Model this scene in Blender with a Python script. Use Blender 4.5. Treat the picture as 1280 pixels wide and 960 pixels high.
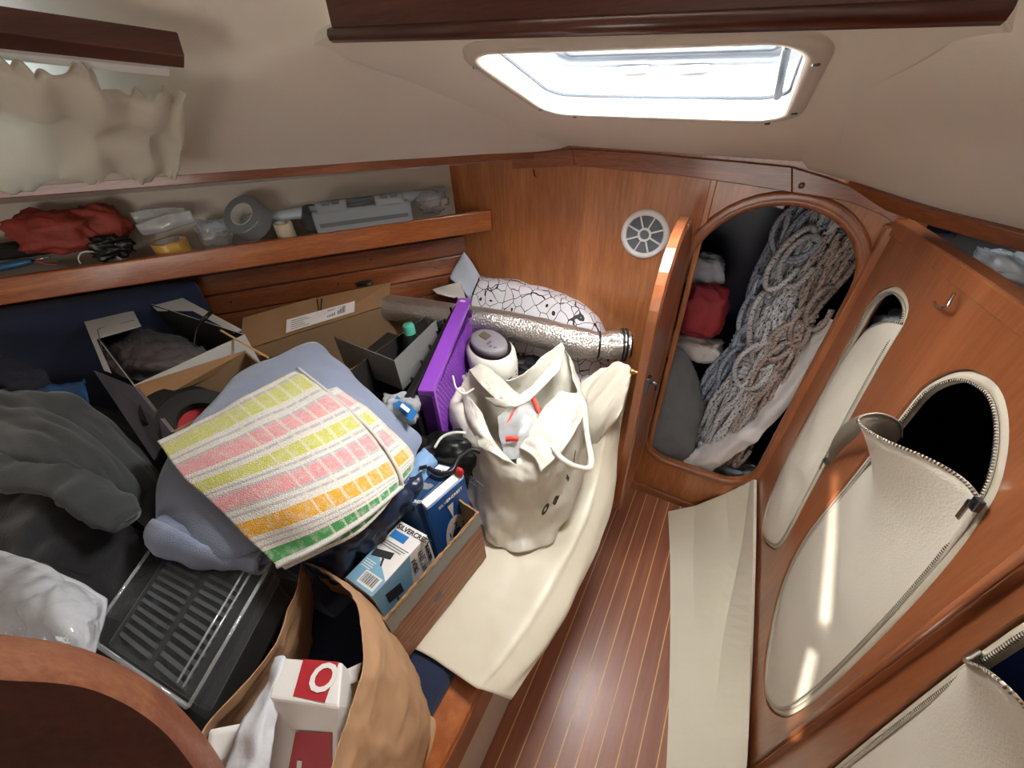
import bpy, bmesh, math, random
from math import pi, sin, cos, radians, sqrt, atan2
from mathutils import Vector, Matrix, noise
from mathutils.geometry import tessellate_polygon
for o in list(bpy.data.objects): bpy.data.objects.remove(o)
scene = bpy.context.scene
COL = scene.collection
V = Vector
random.seed(7)

# ------------------------------------------------------------------ camera
FPX = 475.0                      # focal length in pixels of a 1280x960 frame
EYE = V((0, 0, 1.5))
CX = V((0.86980569, 0.49070908, -0.05140683))      # camera right
CD = V((0.26491544, -0.55237594, -0.79038006))     # camera down
CF = V((-0.41624257, 0.67385861, -0.61045614))     # camera forward
cam_data = bpy.data.cameras.new('camera')
cam = bpy.data.objects.new('camera', cam_data); COL.objects.link(cam)
cam_data.sensor_fit = 'HORIZONTAL'; cam_data.sensor_width = 36.0
cam_data.lens = FPX/1280*36.0
cam_data.clip_start = 0.02
m = Matrix.Identity(4)
for i in range(3):
    m[i][0] = CX[i]; m[i][1] = -CD[i]; m[i][2] = -CF[i]; m[i][3] = EYE[i]
cam.matrix_world = m
scene.camera = cam

# ------------------------------------------------------------------ world, light, exposure
world = bpy.data.worlds.new('sky'); scene.world = world; world.use_nodes = True
wn = world.node_tree.nodes; wl = world.node_tree.links
wn['Background'].inputs[0].default_value = (0.86, 0.93, 1.0, 1)
wn['Background'].inputs[1].default_value = 1.0
sun_d = bpy.data.lights.new('sun', 'SUN'); sun_d.energy = 14.0; sun_d.angle = radians(0.5); sun_d.color = (1, .95, .86)
sun = bpy.data.objects.new('sun', sun_d); COL.objects.link(sun)
SUN = V((0.35, 0.85, -0.95)).normalized()
sun.rotation_euler = SUN.to_track_quat('-Z', 'Y').to_euler()
aft_d = bpy.data.lights.new('aft_fill_lamp', 'AREA'); aft_d.shape = 'RECTANGLE'; aft_d.size = 1.3; aft_d.size_y = 0.9; aft_d.energy = 13; aft_d.color = (1.0, .95, .88)
aft = bpy.data.objects.new('aft_fill_lamp', aft_d); COL.objects.link(aft)
aft.location = (-0.1, -2.25, 0.85); aft.rotation_euler = V((0, 1.0, 0.28)).to_track_quat('-Z', 'Y').to_euler()  # added fill lamp behind the viewer, tilted up to brighten the headlining
vs = scene.view_settings
vs.view_transform = 'Standard'; vs.look = 'None'; vs.exposure = 0.4; vs.gamma = 1.0; vs.use_curve_mapping = False

# ------------------------------------------------------------------ where a line of sight meets a real plane
def ray(x, y):
    return (CX*(x-640) + CD*(y-480) + CF*FPX).normalized()
def pz(x, y, z):
    d = ray(x, y); return EYE + d*((z-EYE.z)/d.z)
def py(x, y, Y):
    d = ray(x, y); return EYE + d*(Y/d.y)
def pxx(x, y, X):
    d = ray(x, y); return EYE + d*(X/d.x)
def pp(x, y, p, n):
    d = ray(x, y); return EYE + d*((V(p)-EYE).dot(V(n))/d.dot(V(n)))
def pd(x, y, t):
    return EYE + ray(x, y)*t

# ------------------------------------------------------------------ materials
MATS = {}
def newmat(name):
    m = bpy.data.materials.new(name); m.use_nodes = True
    MATS[name] = m
    return m, m.node_tree.nodes, m.node_tree.links, m.node_tree.nodes['Principled BSDF']
def S(c):   # sRGB 0-255 -> linear
    return tuple(((v/255/12.92) if v/255 <= .04045 else ((v/255+.055)/1.055)**2.4) for v in c) + (1,)
def plain(name, c, rough=.6, metal=0, bump=0, bscale=60, spec=.5, var=0, vscale=8, coat=0, sheen=0, trans=0, alpha=1, emit=None, sss=0):
    m, n, l, b = newmat(name)
    b.inputs['Base Color'].default_value = S(c); b.inputs['Roughness'].default_value = rough
    b.inputs['Metallic'].default_value = metal; b.inputs['Specular IOR Level'].default_value = spec
    b.inputs['Coat Weight'].default_value = coat; b.inputs['Coat Roughness'].default_value = .12
    b.inputs['Sheen Weight'].default_value = sheen; b.inputs['Transmission Weight'].default_value = trans
    b.inputs['Alpha'].default_value = alpha
    tc = n.new('ShaderNodeTexCoord')
    if var:
        t = n.new('ShaderNodeTexNoise'); t.inputs['Scale'].default_value = vscale; t.inputs['Detail'].default_value = 5
        r = n.new('ShaderNodeMapRange'); r.inputs[1].default_value = .3; r.inputs[2].default_value = .7
        r.inputs[3].default_value = 1-var; r.inputs[4].default_value = 1+var
        mx = n.new('ShaderNodeMix'); mx.data_type = 'RGBA'; mx.blend_type = 'MULTIPLY'; mx.inputs[0].default_value = 1
        mx.inputs[6].default_value = S(c)
        l.new(tc.outputs['Object'], t.inputs['Vector']); l.new(t.outputs['Fac'], r.inputs[0]); l.new(r.outputs[0], mx.inputs[7]); l.new(mx.outputs[2], b.inputs['Base Color'])
    if bump:
        t = n.new('ShaderNodeTexNoise'); t.inputs['Scale'].default_value = bscale; t.inputs['Detail'].default_value = 6
        bp = n.new('ShaderNodeBump'); bp.inputs['Strength'].default_value = bump; bp.inputs['Distance'].default_value = .004
        l.new(tc.outputs['Object'], t.inputs['Vector']); l.new(t.outputs['Fac'], bp.inputs['Height']); l.new(bp.outputs[0], b.inputs['Normal'])
    return m
def wood(name, c1, c2, c3, stretch=(18, 18, 1.0), rot=(0, 0, 0), rough=.32, coat=.5, rings=3.0, dist=3.5, crough=.15):
    m, n, l, b = newmat(name)
    tc = n.new('ShaderNodeTexCoord'); mp = n.new('ShaderNodeMapping')
    mp.inputs['Scale'].default_value = stretch; mp.inputs['Rotation'].default_value = rot
    l.new(tc.outputs['Object'], mp.inputs['Vector'])
    a = n.new('ShaderNodeTexNoise'); a.inputs['Scale'].default_value = 1.2; a.inputs['Detail'].default_value = 4; a.inputs['Distortion'].default_value = .4
    f = n.new('ShaderNodeTexNoise'); f.inputs['Scale'].default_value = 14; f.inputs['Detail'].default_value = 8; f.inputs['Roughness'].default_value = .7
    w = n.new('ShaderNodeMath'); w.operation = 'MULTIPLY'; w.inputs[1].default_value = rings*6
    s = n.new('ShaderNodeMath'); s.operation = 'SINE'
    ad = n.new('ShaderNodeMath'); ad.operation = 'MULTIPLY_ADD'; ad.inputs[1].default_value = .22; 
    l.new(mp.outputs[0], a.inputs['Vector']); l.new(mp.outputs[0], f.inputs['Vector'])
    l.new(a.outputs['Fac'], w.inputs[0]); l.new(w.outputs[0], s.inputs[0]); l.new(s.outputs[0], ad.inputs[0]); l.new(f.outputs['Fac'], ad.inputs[2])
    r = n.new('ShaderNodeValToRGB'); e = r.color_ramp.elements
    e[0].position = .22; e[0].color = S(c1); e[1].position = .8; e[1].color = S(c3)
    k = e.new(.5); k.color = S(c2)
    l.new(ad.outputs[0], r.inputs[0]); l.new(r.outputs[0], b.inputs['Base Color'])
    b.inputs['Roughness'].default_value = rough; b.inputs['Coat Weight'].default_value = coat; b.inputs['Coat Roughness'].default_value = crough
    bp = n.new('ShaderNodeBump'); bp.inputs['Strength'].default_value = .12; bp.inputs['Distance'].default_value = .001
    l.new(f.outputs['Fac'], bp.inputs['Height']); l.new(bp.outputs[0], b.inputs['Normal'])
    return m
def clear(name, c=(235, 240, 245), fac=.35, rough=.08, bump=.5, bscale=30, gloss=.55):
    """thin clear film: mostly see-through with glossy streaks and a milky part"""
    m, n, l, b = newmat(name)
    tc = n.new('ShaderNodeTexCoord'); t = n.new('ShaderNodeTexNoise'); t.inputs['Scale'].default_value = bscale; t.inputs['Detail'].default_value = 3
    l.new(tc.outputs['Object'], t.inputs['Vector'])
    bp = n.new('ShaderNodeBump'); bp.inputs['Strength'].default_value = bump; bp.inputs['Distance'].default_value = .01
    l.new(t.outputs['Fac'], bp.inputs['Height'])
    tr = n.new('ShaderNodeBsdfTransparent'); gl = n.new('ShaderNodeBsdfGlossy'); gl.inputs['Roughness'].default_value = rough
    df = n.new('ShaderNodeBsdfDiffuse'); df.inputs['Color'].default_value = S(c)
    l.new(bp.outputs[0], gl.inputs['Normal']); l.new(bp.outputs[0], df.inputs['Normal'])
    lw = n.new('ShaderNodeLayerWeight'); lw.inputs['Blend'].default_value = .35; l.new(bp.outputs[0], lw.inputs['Normal'])
    m1 = n.new('ShaderNodeMixShader'); m1.inputs[0].default_value = fac
    m2 = n.new('ShaderNodeMixShader')
    mr = n.new('ShaderNodeMath'); mr.operation = 'MULTIPLY_ADD'; mr.inputs[1].default_value = gloss; mr.inputs[2].default_value = .06 if gloss > .3 else .02
    l.new(lw.outputs['Fresnel'], mr.inputs[0])
    l.new(tr.outputs[0], m1.inputs[1]); l.new(df.outputs[0], m1.inputs[2])
    l.new(mr.outputs[0], m2.inputs[0]); l.new(m1.outputs[0], m2.inputs[1]); l.new(gl.outputs[0], m2.inputs[2])
    l.new(m2.outputs[0], n['Material Output'].inputs['Surface'])
    return m

TEAK1, TEAK2, TEAK3 = (128, 66, 30), (164, 92, 46), (186, 114, 62)
wood('teak_vertical', (150, 90, 48), (180, 114, 66), (198, 134, 84), (9, 9, .7), rings=1.4)
wood('teak_long', (112, 60, 34), (146, 82, 48), (168, 102, 62), (2.0, 2.0, 24), rings=1.4)
wood('teak_right', (132, 76, 44), (152, 90, 55), (168, 106, 68), (8, 8, .6), rot=(.25, 0, 0), rings=1.3)
wood('teak_light', (150, 78, 34), (184, 106, 50), (204, 128, 68), (2.0, 2.0, 24), rings=1.4)
wood('mahogany_dark', (66, 30, 20), (84, 40, 26), (100, 52, 34), (2, 2, 26), rings=1.2)
wood('sole_plank', (136, 82, 60), (156, 96, 70), (170, 110, 80), (26, 1.0, 20), rough=.42, coat=.4, rings=1.2, crough=.27)
wood('partition_wood', (54, 26, 17), (68, 34, 22), (82, 44, 29), (14, 14, 5), rough=.6, coat=0, rings=1)
plain('holly', (222, 178, 118), .4)
plain('vinyl', (226, 219, 206), .55, bump=.08, bscale=260, var=.03, vscale=3)
plain('vinyl_band', (196, 186, 172), .5, bump=.08, bscale=260)
plain('liner_white', (222, 216, 196), .6, bump=.3, bscale=350, var=.03, vscale=6)
plain('gel_white', (208, 204, 194), .4)
plain('navy', (22, 34, 66), .85, bump=.4, bscale=500, sheen=.2)
plain('navy_gloss', (20, 30, 58), .35)
plain('canvas', (214, 207, 192), .75, bump=.35, bscale=260, var=.03, vscale=7)
plain('canvas_edge', (196, 187, 168), .7, bump=.3, bscale=300)
plain('steel', (190, 190, 188), .25, metal=1)
plain('gasket_dark', (58, 64, 72), .7)
plain('sash_grey', (132, 140, 150), .6)
plain('steel_dark', (96, 98, 102), .35, metal=1)
plain('brass', (176, 140, 84), .28, metal=1)
plain('alu', (214, 218, 222), .3, metal=.7)
plain('white_plastic', (236, 236, 236), .35)
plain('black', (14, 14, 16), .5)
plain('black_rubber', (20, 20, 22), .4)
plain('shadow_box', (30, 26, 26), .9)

# ------------------------------------------------------------------ mesh tools
class MB:
    def __init__(s): s.v = []; s.f = []; s.uv = []; s.mi = []
    def add(s, vs, fs, uvs=None, mi=0):
        o = len(s.v); s.v += [V(p) for p in vs]
        for i, f in enumerate(fs):
            s.f.append([o+k for k in f]); s.mi.append(mi)
            s.uv.append([uvs[k] for k in f] if uvs else None)
        return s
    def box(s, c, sz, M=None, mi=0):
        c = V(c); h = V(sz)/2
        P = [V((x*h.x, y*h.y, z*h.z)) for x in (-1, 1) for y in (-1, 1) for z in (-1, 1)]
        if M: P = [M @ p for p in P]
        return s.add([c+p for p in P], [(0, 1, 3, 2), (4, 6, 7, 5), (0, 4, 5, 1), (2, 3, 7, 6), (0, 2, 6, 4), (1, 5, 7, 3)], mi=mi)
    def hexa(s, b, t, mi=0):     # bottom 4, top 4 (same order)
        return s.add(list(b)+list(t), [(3, 2, 1, 0), (4, 5, 6, 7), (0, 1, 5, 4), (1, 2, 6, 5), (2, 3, 7, 6), (3, 0, 4, 7)], mi=mi)
    def prism(s, poly, vec, mi=0):
        n = len(poly); vec = V(vec)
        tri = tessellate_polygon([[V(p) for p in poly]])
        P = [V(p) for p in poly] + [V(p)+vec for p in poly]
        F = [tuple(t) for t in tri] + [tuple(k+n for k in reversed(t)) for t in tri] + [(i, (i+1) % n, (i+1) % n+n, i+n) for i in range(n)]
        return s.add(P, F, mi=mi)
    def holed(s, loops, vec, mi=0):   # outer loop + holes, extruded
        vec = V(vec); flat = [V(p) for lp in loops for p in lp]; n = len(flat)
        tri = tessellate_polygon([[V(p) for p in lp] for lp in loops])
        F = [tuple(t) for t in tri] + [tuple(k+n for k in reversed(t)) for t in tri]
        o = 0
        for lp in loops:
            k = len(lp)
            F += [(o+i, o+(i+1) % k, o+(i+1) % k+n, o+i+n) for i in range(k)]; o += k
        return s.add(flat+[p+vec for p in flat], F, mi=mi)
    def tube(s, path, r, seg=8, closed=False, cap=True, mi=0, flat=1.0):
        path = [V(p) for p in path]; n = len(path)
        rr = r if isinstance(r, (list, tuple)) else [r]*n
        P = []; up = None
        for i in range(n):
            a = path[i-1] if (i > 0 or closed) else path[i]
            b = path[(i+1) % n] if (i < n-1 or closed) else path[i]
            t = (b-a)
            t = t.normalized() if t.length > 1e-9 else V((0, 0, 1))
            if up is None:
                up = t.orthogonal().normalized()
            up = (up - t*up.dot(t))
            up = up.normalized() if up.length > 1e-6 else t.orthogonal().normalized()
            w = t.cross(up)
            for k in range(seg):
                a_ = 2*pi*k/seg
                P.append(path[i] + up*cos(a_)*rr[i] + w*sin(a_)*rr[i]*flat)
        F = []
        for i in range(n if closed else n-1):
            j = (i+1) % n
            for k in range(seg):
                k2 = (k+1) % seg
                F.append((i*seg+k, i*seg+k2, j*seg+k2, j*seg+k))
        if cap and not closed:
            F.append(tuple(reversed(range(seg)))); F.append(tuple((n-1)*seg+k for k in range(seg)))
        uvs = [(k/seg, i/max(1, n-1)) for i in range(n) for k in range(seg)]
        return s.add(P, F, uvs, mi)
    def lathe(s, prof, seg=24, M=None, mi=0, closed=False):
        P = []; n = len(prof)
        for (r, z) in prof:
            for k in range(seg):
                a = 2*pi*k/seg; p = V((r*cos(a), r*sin(a), z))
                P.append(M @ p if M else p)
        F = []
        for i in range(n if closed else n-1):
            j = (i+1) % n
            for k in range(seg):
                k2 = (k+1) % seg
                F.append((i*seg+k, i*seg+k2, j*seg+k2, j*seg+k))
        return s.add(P, F, mi=mi)
    def grid(s, P, closed_u=False, mi=0):      # P rows of points
        nv = len(P); nu = len(P[0]); F = []
        for j in range(nv-1):
            for i in range(nu if closed_u else nu-1):
                i2 = (i+1) % nu
                F.append((j*nu+i, j*nu+i2, (j+1)*nu+i2, (j+1)*nu+i))
        uvs = [(i/max(1, nu-1), j/max(1, nv-1)) for j in range(nv) for i in range(nu)]
        return s.add([p for r in P for p in r], F, uvs, mi)
    def build(s, name, mats, parent=None, smooth=False, bevel=0, subd=0, solid=0, sol_off=0, autosmooth=None):
        me = bpy.data.meshes.new(name)
        me.from_pydata([tuple(p) for p in s.v], [], s.f); 
        if any(u for u in s.uv):
            ul = me.uv_layers.new(name='UVMap')
            for p, u in zip(me.polygons, s.uv):
                if u:
                    for li, uvv in zip(p.loop_indices, u): ul.data[li].uv = uvv
        for mt in (mats if isinstance(mats, (list, tuple)) else [mats]):
            me.materials.append(MATS[mt])
        if isinstance(mats, (list, tuple)):
            for p, k in zip(me.polygons, s.mi): p.material_index = k
        if smooth:
            for p in me.polygons: p.use_smooth = True
        me.validate(); me.update()
        o = bpy.data.objects.new(name, me); COL.objects.link(o)
        bm = bmesh.new(); bm.from_mesh(me); bmesh.ops.recalc_face_normals(bm, faces=bm.faces); bm.to_mesh(me); bm.free()
        if solid:
            md = o.modifiers.new('solid', 'SOLIDIFY'); md.thickness = solid; md.offset = sol_off
        if bevel:
            md = o.modifiers.new('bevel', 'BEVEL'); md.width = bevel; md.segments = 2; md.limit_method = 'ANGLE'; md.angle_limit = radians(35)
        if subd:
            md = o.modifiers.new('subd', 'SUBSURF'); md.levels = subd; md.render_levels = subd
        if parent is not None:
            o.parent = parent; o.matrix_parent_inverse = Matrix.Translation(-parent.location)
            # keep a parented piece of a piece in place too
            if parent.parent is not None: o.matrix_parent_inverse = Matrix.Identity(4)
            if parent.type == 'MESH': o.matrix_parent_inverse = Matrix.Identity(4)
        return o
def cr(p0, p1, p2, p3, t):
    return 0.5*((2*p1) + (p2-p0)*t + (2*p0-5*p1+4*p2-p3)*t*t + (3*p1-p0-3*p2+p3)*t*t*t)
def spline(pts, n, closed=False):
    pts = [V(p) for p in pts]; k = len(pts); out = []
    segs = k if closed else k-1
    for i in range(n):
        u = i/(n if closed else (n-1))*segs; j = min(int(u), segs-1); t = u-j
        g = (lambda q: pts[q % k]) if closed else (lambda q: pts[q] if 0 <= q < k else (2*pts[0]-pts[1] if q < 0 else 2*pts[-1]-pts[-2]))
        out.append(cr(g(j-1), g(j), g(j+1), g(j+2), t))
    return out
def patch(ctrl, nu, nv):
    rows = [spline(r, nu) for r in ctrl]
    cols = [spline([r[i] for r in rows], nv) for i in range(nu)]
    return [[cols[i][j] for i in range(nu)] for j in range(nv)]
def pzs(rows):   # rows of (px, py, z) -> points
    return [[pz(*q) for q in r] for r in rows]
def wrinkle(P, amp, scale, seed=0, ridge=False, edge=1.0, direc=None):
    """push a grid along its normals by smooth noise (cloth folds, crumpled film)"""
    nv = len(P); nu = len(P[0]); off = V((seed*13.7, seed*7.1, seed*3.3))
    N = []
    for j in range(nv):
        r = []
        for i in range(nu):
            a = P[j][min(i+1, nu-1)]-P[j][max(i-1, 0)]; b = P[min(j+1, nv-1)][i]-P[max(j-1, 0)][i]
            nn = a.cross(b); r.append(nn.normalized() if nn.length > 1e-12 else V((0, 0, 1)))
        N.append(r)
    Q = []
    for j in range(nv):
        r = []
        for i in range(nu):
            p = P[j][i]; q = (p+off)*scale
            if direc is not None: q = V(((p+off).dot(direc[0])*direc[2], (p+off).dot(direc[1])*direc[3], 0))
            h = noise.fractal(q, 1.0, 2.0, 3)
            if ridge: h = .5-abs(h)*1.6
            e = 1.0
            if edge < 1:
                d = min(i/(nu-1), 1-i/(nu-1), j/(nv-1), 1-j/(nv-1)); e = edge+(1-edge)*min(1, d*6)
            r.append(p+N[j][i]*(h*amp*e))
        Q.append(r)
    return Q
def crumple(P, amp, scale, seed=0, oct=2):
    nv = len(P); nu = len(P[0]); off = V((seed*3.7, seed*1.9, seed*2.3)); Q = []
    for j in range(nv):
        r = []
        for i in range(nu):
            a = P[j][min(i+1, nu-1)]-P[j][max(i-1, 0)]; b = P[min(j+1, nv-1)][i]-P[max(j-1, 0)][i]
            nn = a.cross(b); nn = nn.normalized() if nn.length > 1e-12 else V((0, 0, 1)); h = 0; s_ = scale; w = 1.0
            for o in range(oct):
                d = noise.voronoi((P[j][i]+off)*s_)[0]; h += w*(.25-min(d[1]-d[0], .5)); s_ *= 2.1; w *= .45
            r.append(P[j][i]+nn*(h*amp*2))
        Q.append(r)
    return Q
def thing(name, label, cat, loc=(0, 0, 0), group=None):
    o = bpy.data.objects.new(name, None); COL.objects.link(o); o.location = loc; o.empty_display_size = .05
    return tag(o, label, cat, group)
def tag(o, label, cat, group=None, kind=None):
    o['label'] = label; o['category'] = cat
    if group: o['group'] = group
    if kind: o['kind'] = kind
    return o
def struct(o, label=None, cat=None):
    o['kind'] = 'structure'
    if label: o['label'] = label
    if cat: o['category'] = cat
    return o
def root(name, loc=(0, 0, 0)):
    o = bpy.data.objects.new(name, None); COL.objects.link(o); o.location = loc; o.empty_display_size = .05
    return o
def text(body, size, mat, parent, origin, xdir, ydir, name='lettering', ext=.0004, bold=0, align='LEFT', shear=0):
    cu = bpy.data.curves.new(name, 'FONT'); cu.body = body; cu.size = size; cu.extrude = ext; cu.offset = bold; cu.align_x = align; cu.shear = shear
    cu.resolution_u = 3
    t = bpy.data.objects.new(name, cu); COL.objects.link(t)
    x = V(xdir).normalized(); z = x.cross(V(ydir)).normalized(); y = z.cross(x)
    M = Matrix(((x.x, y.x, z.x, origin[0]), (x.y, y.y, z.y, origin[1]), (x.z, y.z, z.z, origin[2]), (0, 0, 0, 1)))
    dg = bpy.context.evaluated_depsgraph_get()
    me = bpy.data.meshes.new_from_object(t.evaluated_get(dg))
    bpy.data.objects.remove(t); bpy.data.curves.remove(cu)
    me.transform(M); me.materials.clear(); me.materials.append(MATS[mat])
    o = bpy.data.objects.new(name, me); COL.objects.link(o)
    if parent is not None:
        o.parent = parent
        o.matrix_parent_inverse = Matrix.Identity(4) if (parent.type == 'MESH') else Matrix.Translation(-parent.location)
    return o
def rrect(x0, x1, z0, z1, rt, rb, n=10):
    """rounded rectangle loop, top radius rt, bottom radius rb -> list of (x, z)"""
    out = []
    for (cx, cz, r, a0) in ((x1-rt, z1-rt, rt, 0), (x0+rt, z1-rt, rt, 90), (x0+rb, z0+rb, rb, 180), (x1-rb, z0+rb, rb, 270)):
        for k in range(n+1):
            a = radians(a0+90*k/n); out.append((cx+r*cos(a), cz+r*sin(a)))
    return out
def offset_loop(lp, d):
    n = len(lp); out = []
    for i in range(n):
        a = V(lp[i-1]); b = V(lp[(i+1) % n]); t = (b-a); t = t.normalized() if t.length > 1e-9 else V((1, 0))
        out.append((lp[i][0]+t[1]*d, lp[i][1]-t[0]*d))
    return out

# ------------------------------------------------------------------ the cabin shell
BK = 1.222                                   # the bulkhead plane, Y
# floor: teak planks between pale strips
fl = root('floor'); struct(fl, 'varnished teak cabin sole with pale inlaid strips', 'floor')
MB().box((0.0, 0.30, -0.03), (0.9, 2.0, 0.04)).build('subfloor', 'shadow_box', fl)
seam0 = -0.151; sp = 0.0488
for k in range(-1, 11):
    x = seam0+(k-1)*sp
    me_ = MB().box((x+sp/2, 0.30, -0.005), (sp-.0035, 1.86, 0.012)).build('plank', 'sole_plank', fl)
    MB().box((x, 0.30, -0.0052), (.0034, 1.86, 0.012)).build('inlay_strip', 'holly', fl)
# far bulkhead with the rounded locker opening
LO = dict(x0=-.112, x1=.288, z0=.238, z1=1.243, rt=.198, rb=.105)
def yloop(lp, y): return [(x, y, z) for x, z in lp]
bk = root('wall_far'); struct(bk, 'varnished teak bulkhead with a rounded locker opening', 'wall')
hole = rrect(LO['x0'], LO['x1'], LO['z0'], LO['z1'], LO['rt'], LO['rb'])
outer = [(-1.05, -.02), (.36, -.02), (.36, 1.262), (.21, 1.29), (.15, 1.40), (-1.05, 1.44)]
MB().holed([yloop(outer, BK), yloop(hole, BK)], (0, .018, 0)).build('panel', 'teak_vertical', bk)
MB().box((-.0945, BK-.004, .64), (.016, .01, 1.31)).build('batten', 'teak_vertical', bk, bevel=.002)
# moulded rim around the opening
rim = MB(); prof = [(0, .0), (.0, -.008), (.006, -.013), (.014, -.0135), (.02, -.010), (.024, -.012), (.03, -.009), (.033, 0)]
rows = []
for (d, dy) in prof:
    lp = offset_loop(hole, d-.004); rows.append([V((x, BK+dy, z)) for x, z in lp])
rim.grid(rows, closed_u=True); rim.build('opening_rim', 'teak_right', bk, smooth=True)
kick = MB(); kick.prism([(-.17, BK-.001, 0), (.175, BK-.001, 0), (.13, BK-.001, .035), (-.17, BK-.001, .052)], (0, -.016, 0)); kick.build('kick_strip', 'teak_right', bk, bevel=.003)
# bulkhead cornice
tb = root('trim_1'); struct(tb, 'teak cornice along the top of the far bulkhead', 'trim')
up_px = [(640, 193), (680, 190), (715, 186), (800, 191), (860, 197), (930, 203), (990, 209), (1030, 221), (1062, 232), (1100, 250), (1135, 268)]
lo_px = [(640, 211), (680, 209), (719, 207), (800, 215), (860, 221), (930, 231), (990, 241), (1030, 247), (1062, 253), (1100, 268), (1135, 290)]
def corn(i0, i1, nm):
    u = [py(x, y, BK-.012) for x, y in up_px[i0:i1]]; l_ = [py(x, y, BK-.012) for x, y in lo_px[i0:i1]]
    b = MB(); F = []; n = len(u); P = []
    for i in range(n):
        P += [u[i], l_[i], l_[i]+V((0, .012, 0)), u[i]+V((0, .012, 0))]
    for i in range(n-1):
        for k in range(4):
            F.append((i*4+k, i*4+(k+1) % 4, (i+1)*4+(k+1) % 4, (i+1)*4+k))
    F += [(0, 1, 2, 3), tuple((n-1)*4+k for k in (3, 2, 1, 0))]
    b.add(P, F).build(nm, 'teak_long', tb, bevel=.002)
corn(0, 3, 'cornice_piece'); corn(2, 7, 'cornice_piece'); corn(6, 11, 'cornice_piece')
hk = MB().tube([py(667, 212, BK-.004), py(668, 220, BK-.014), py(671, 222, BK-.018), py(674, 218, BK-.016)], .0022, 6).build('cup_hook', 'brass', None, smooth=True)
tag(hk, 'tiny brass cup hook under the cornice near the left end of the bulkhead', 'hook')
MB().lathe([(.0001, .002), (.006, .0015), (.007, 0)], 10, Matrix.Translation(py(1002, 232, BK-.0125)) @ Matrix.Rotation(radians(90), 4, 'X')).build('joint_plug', 'mahogany_dark', tb, smooth=True)
# locker interior
li = root('wall_locker'); struct(li, 'dark navy lined interior of the rope locker', 'wall')
inn = MB(); x0, x1, y0, y1, z0, z1 = -.42, .42, BK+.018, 1.78, .12, 1.32
inn.add([(x0, y0, z0), (x0, y1, z0), (x0, y1, z1), (x0, y0, z1)], [(0, 1, 2, 3)])
inn.add([(x1, y0, z0), (x1, y1, z0), (x1, y1, z1), (x1, y0, z1)], [(0, 1, 2, 3)])
inn.add([(x0, y1, z0), (x1, y1, z0), (x1, y1, z1), (x0, y1, z1)], [(0, 1, 2, 3)])
inn.add([(x0, y0, z0), (x1, y0, z0), (x1, y1, z0), (x0, y1, z0)], [(0, 1, 2, 3)])
inn.add([(x0, y0, z1), (x1, y0, z1), (x1, y1, z1), (x0, y1, z1)], [(0, 1, 2, 3)])
inn.build('lining', 'navy_gloss', li)
MB().box((-.06, 1.42, 1.262), (.3, .3, .02), Matrix.Rotation(.25, 3, 'Y')).build('deck_beam', 'teak_right', li, bevel=.003)

# right wall with three oval openings
WA = V((.30, BK, 0)); WB = V((.405, .45, 0)); WD = (WB-WA).normalized(); WN = V((WD.y, -WD.x, 0)); 
if WN.x > 0: WN = -WN                      # towards the cabin
def wr(x, y, off=0): return pp(x, y, WA+WN*off, WN)
def wsz(p): return ((p-WA).dot(WD), p.z)
def wpt(s_, z, off=0): return WA+WD*s_+V((0, 0, z))+WN*off
ov1_px = [(1116, 357), (1133, 372), (1131, 402), (1098, 458), (1058, 530), (1015, 612), (978, 680), (962, 684), (953, 668), (957, 632), (985, 566), (1030, 482), (1068, 410), (1092, 370)]
ov2_px = [(1198, 461), (1238, 474), (1258, 512), (1257, 575), (1232, 640), (1160, 734), (1070, 828), (1005, 886), (975, 896), (957, 876), (955, 830), (972, 742), (1003, 672), (1060, 598), (1118, 524), (1155, 480)]
ov1 = [wsz(wr(*q)) for q in ov1_px]; ov2 = [wsz(wr(*q)) for q in ov2_px]
ov3 = [wsz(wr(*q)) for q in [(1278, 757), (1215, 795), (1140, 855), (1062, 922), (1010, 968)]]
def sp2(lp, n):
    q = [(p.x, p.y) for p in spline([V((a, b, 0)) for a, b in lp], n, True)]
    ar = sum(q[i-1][0]*q[i][1]-q[i][0]*q[i-1][1] for i in range(n))
    return q if ar > 0 else q[::-1]
ov1s, ov2s = sp2(ov1, 60), sp2(ov2, 72)
# third oval: its far side is measured, the near side lies outside the picture
t3 = ov3[0]; b3 = ov3[-1]
ov3f = [(t3[0]+.04, t3[1]+.035), (t3[0]+.0, t3[1]), ov3[1], ov3[2], ov3[3], b3, (b3[0]+.01, b3[1]-.12), (b3[0]+.08, b3[1]-.2), (b3[0]+.2, b3[1]-.17), (b3[0]+.24, b3[1]+.1), (t3[0]+.26, t3[1]-.12), (t3[0]+.17, t3[1]+.03)]
ov3s = sp2(ov3f, 60)
wr_ = root('wall_right'); struct(wr_, 'varnished wood locker front with oval cloth covered openings', 'wall')
def wloop(lp, off): return [wpt(s_, z, off) for s_, z in lp]
ridge_s = .735
cap_z = 1.222
outer1 = [(0, -.02), (ridge_s, -.02), (ridge_s, cap_z), (0, cap_z-.012)]
outer2 = [(ridge_s, -.05), (1.5, -.05), (1.5, cap_z+.02), (ridge_s, cap_z)]
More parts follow.
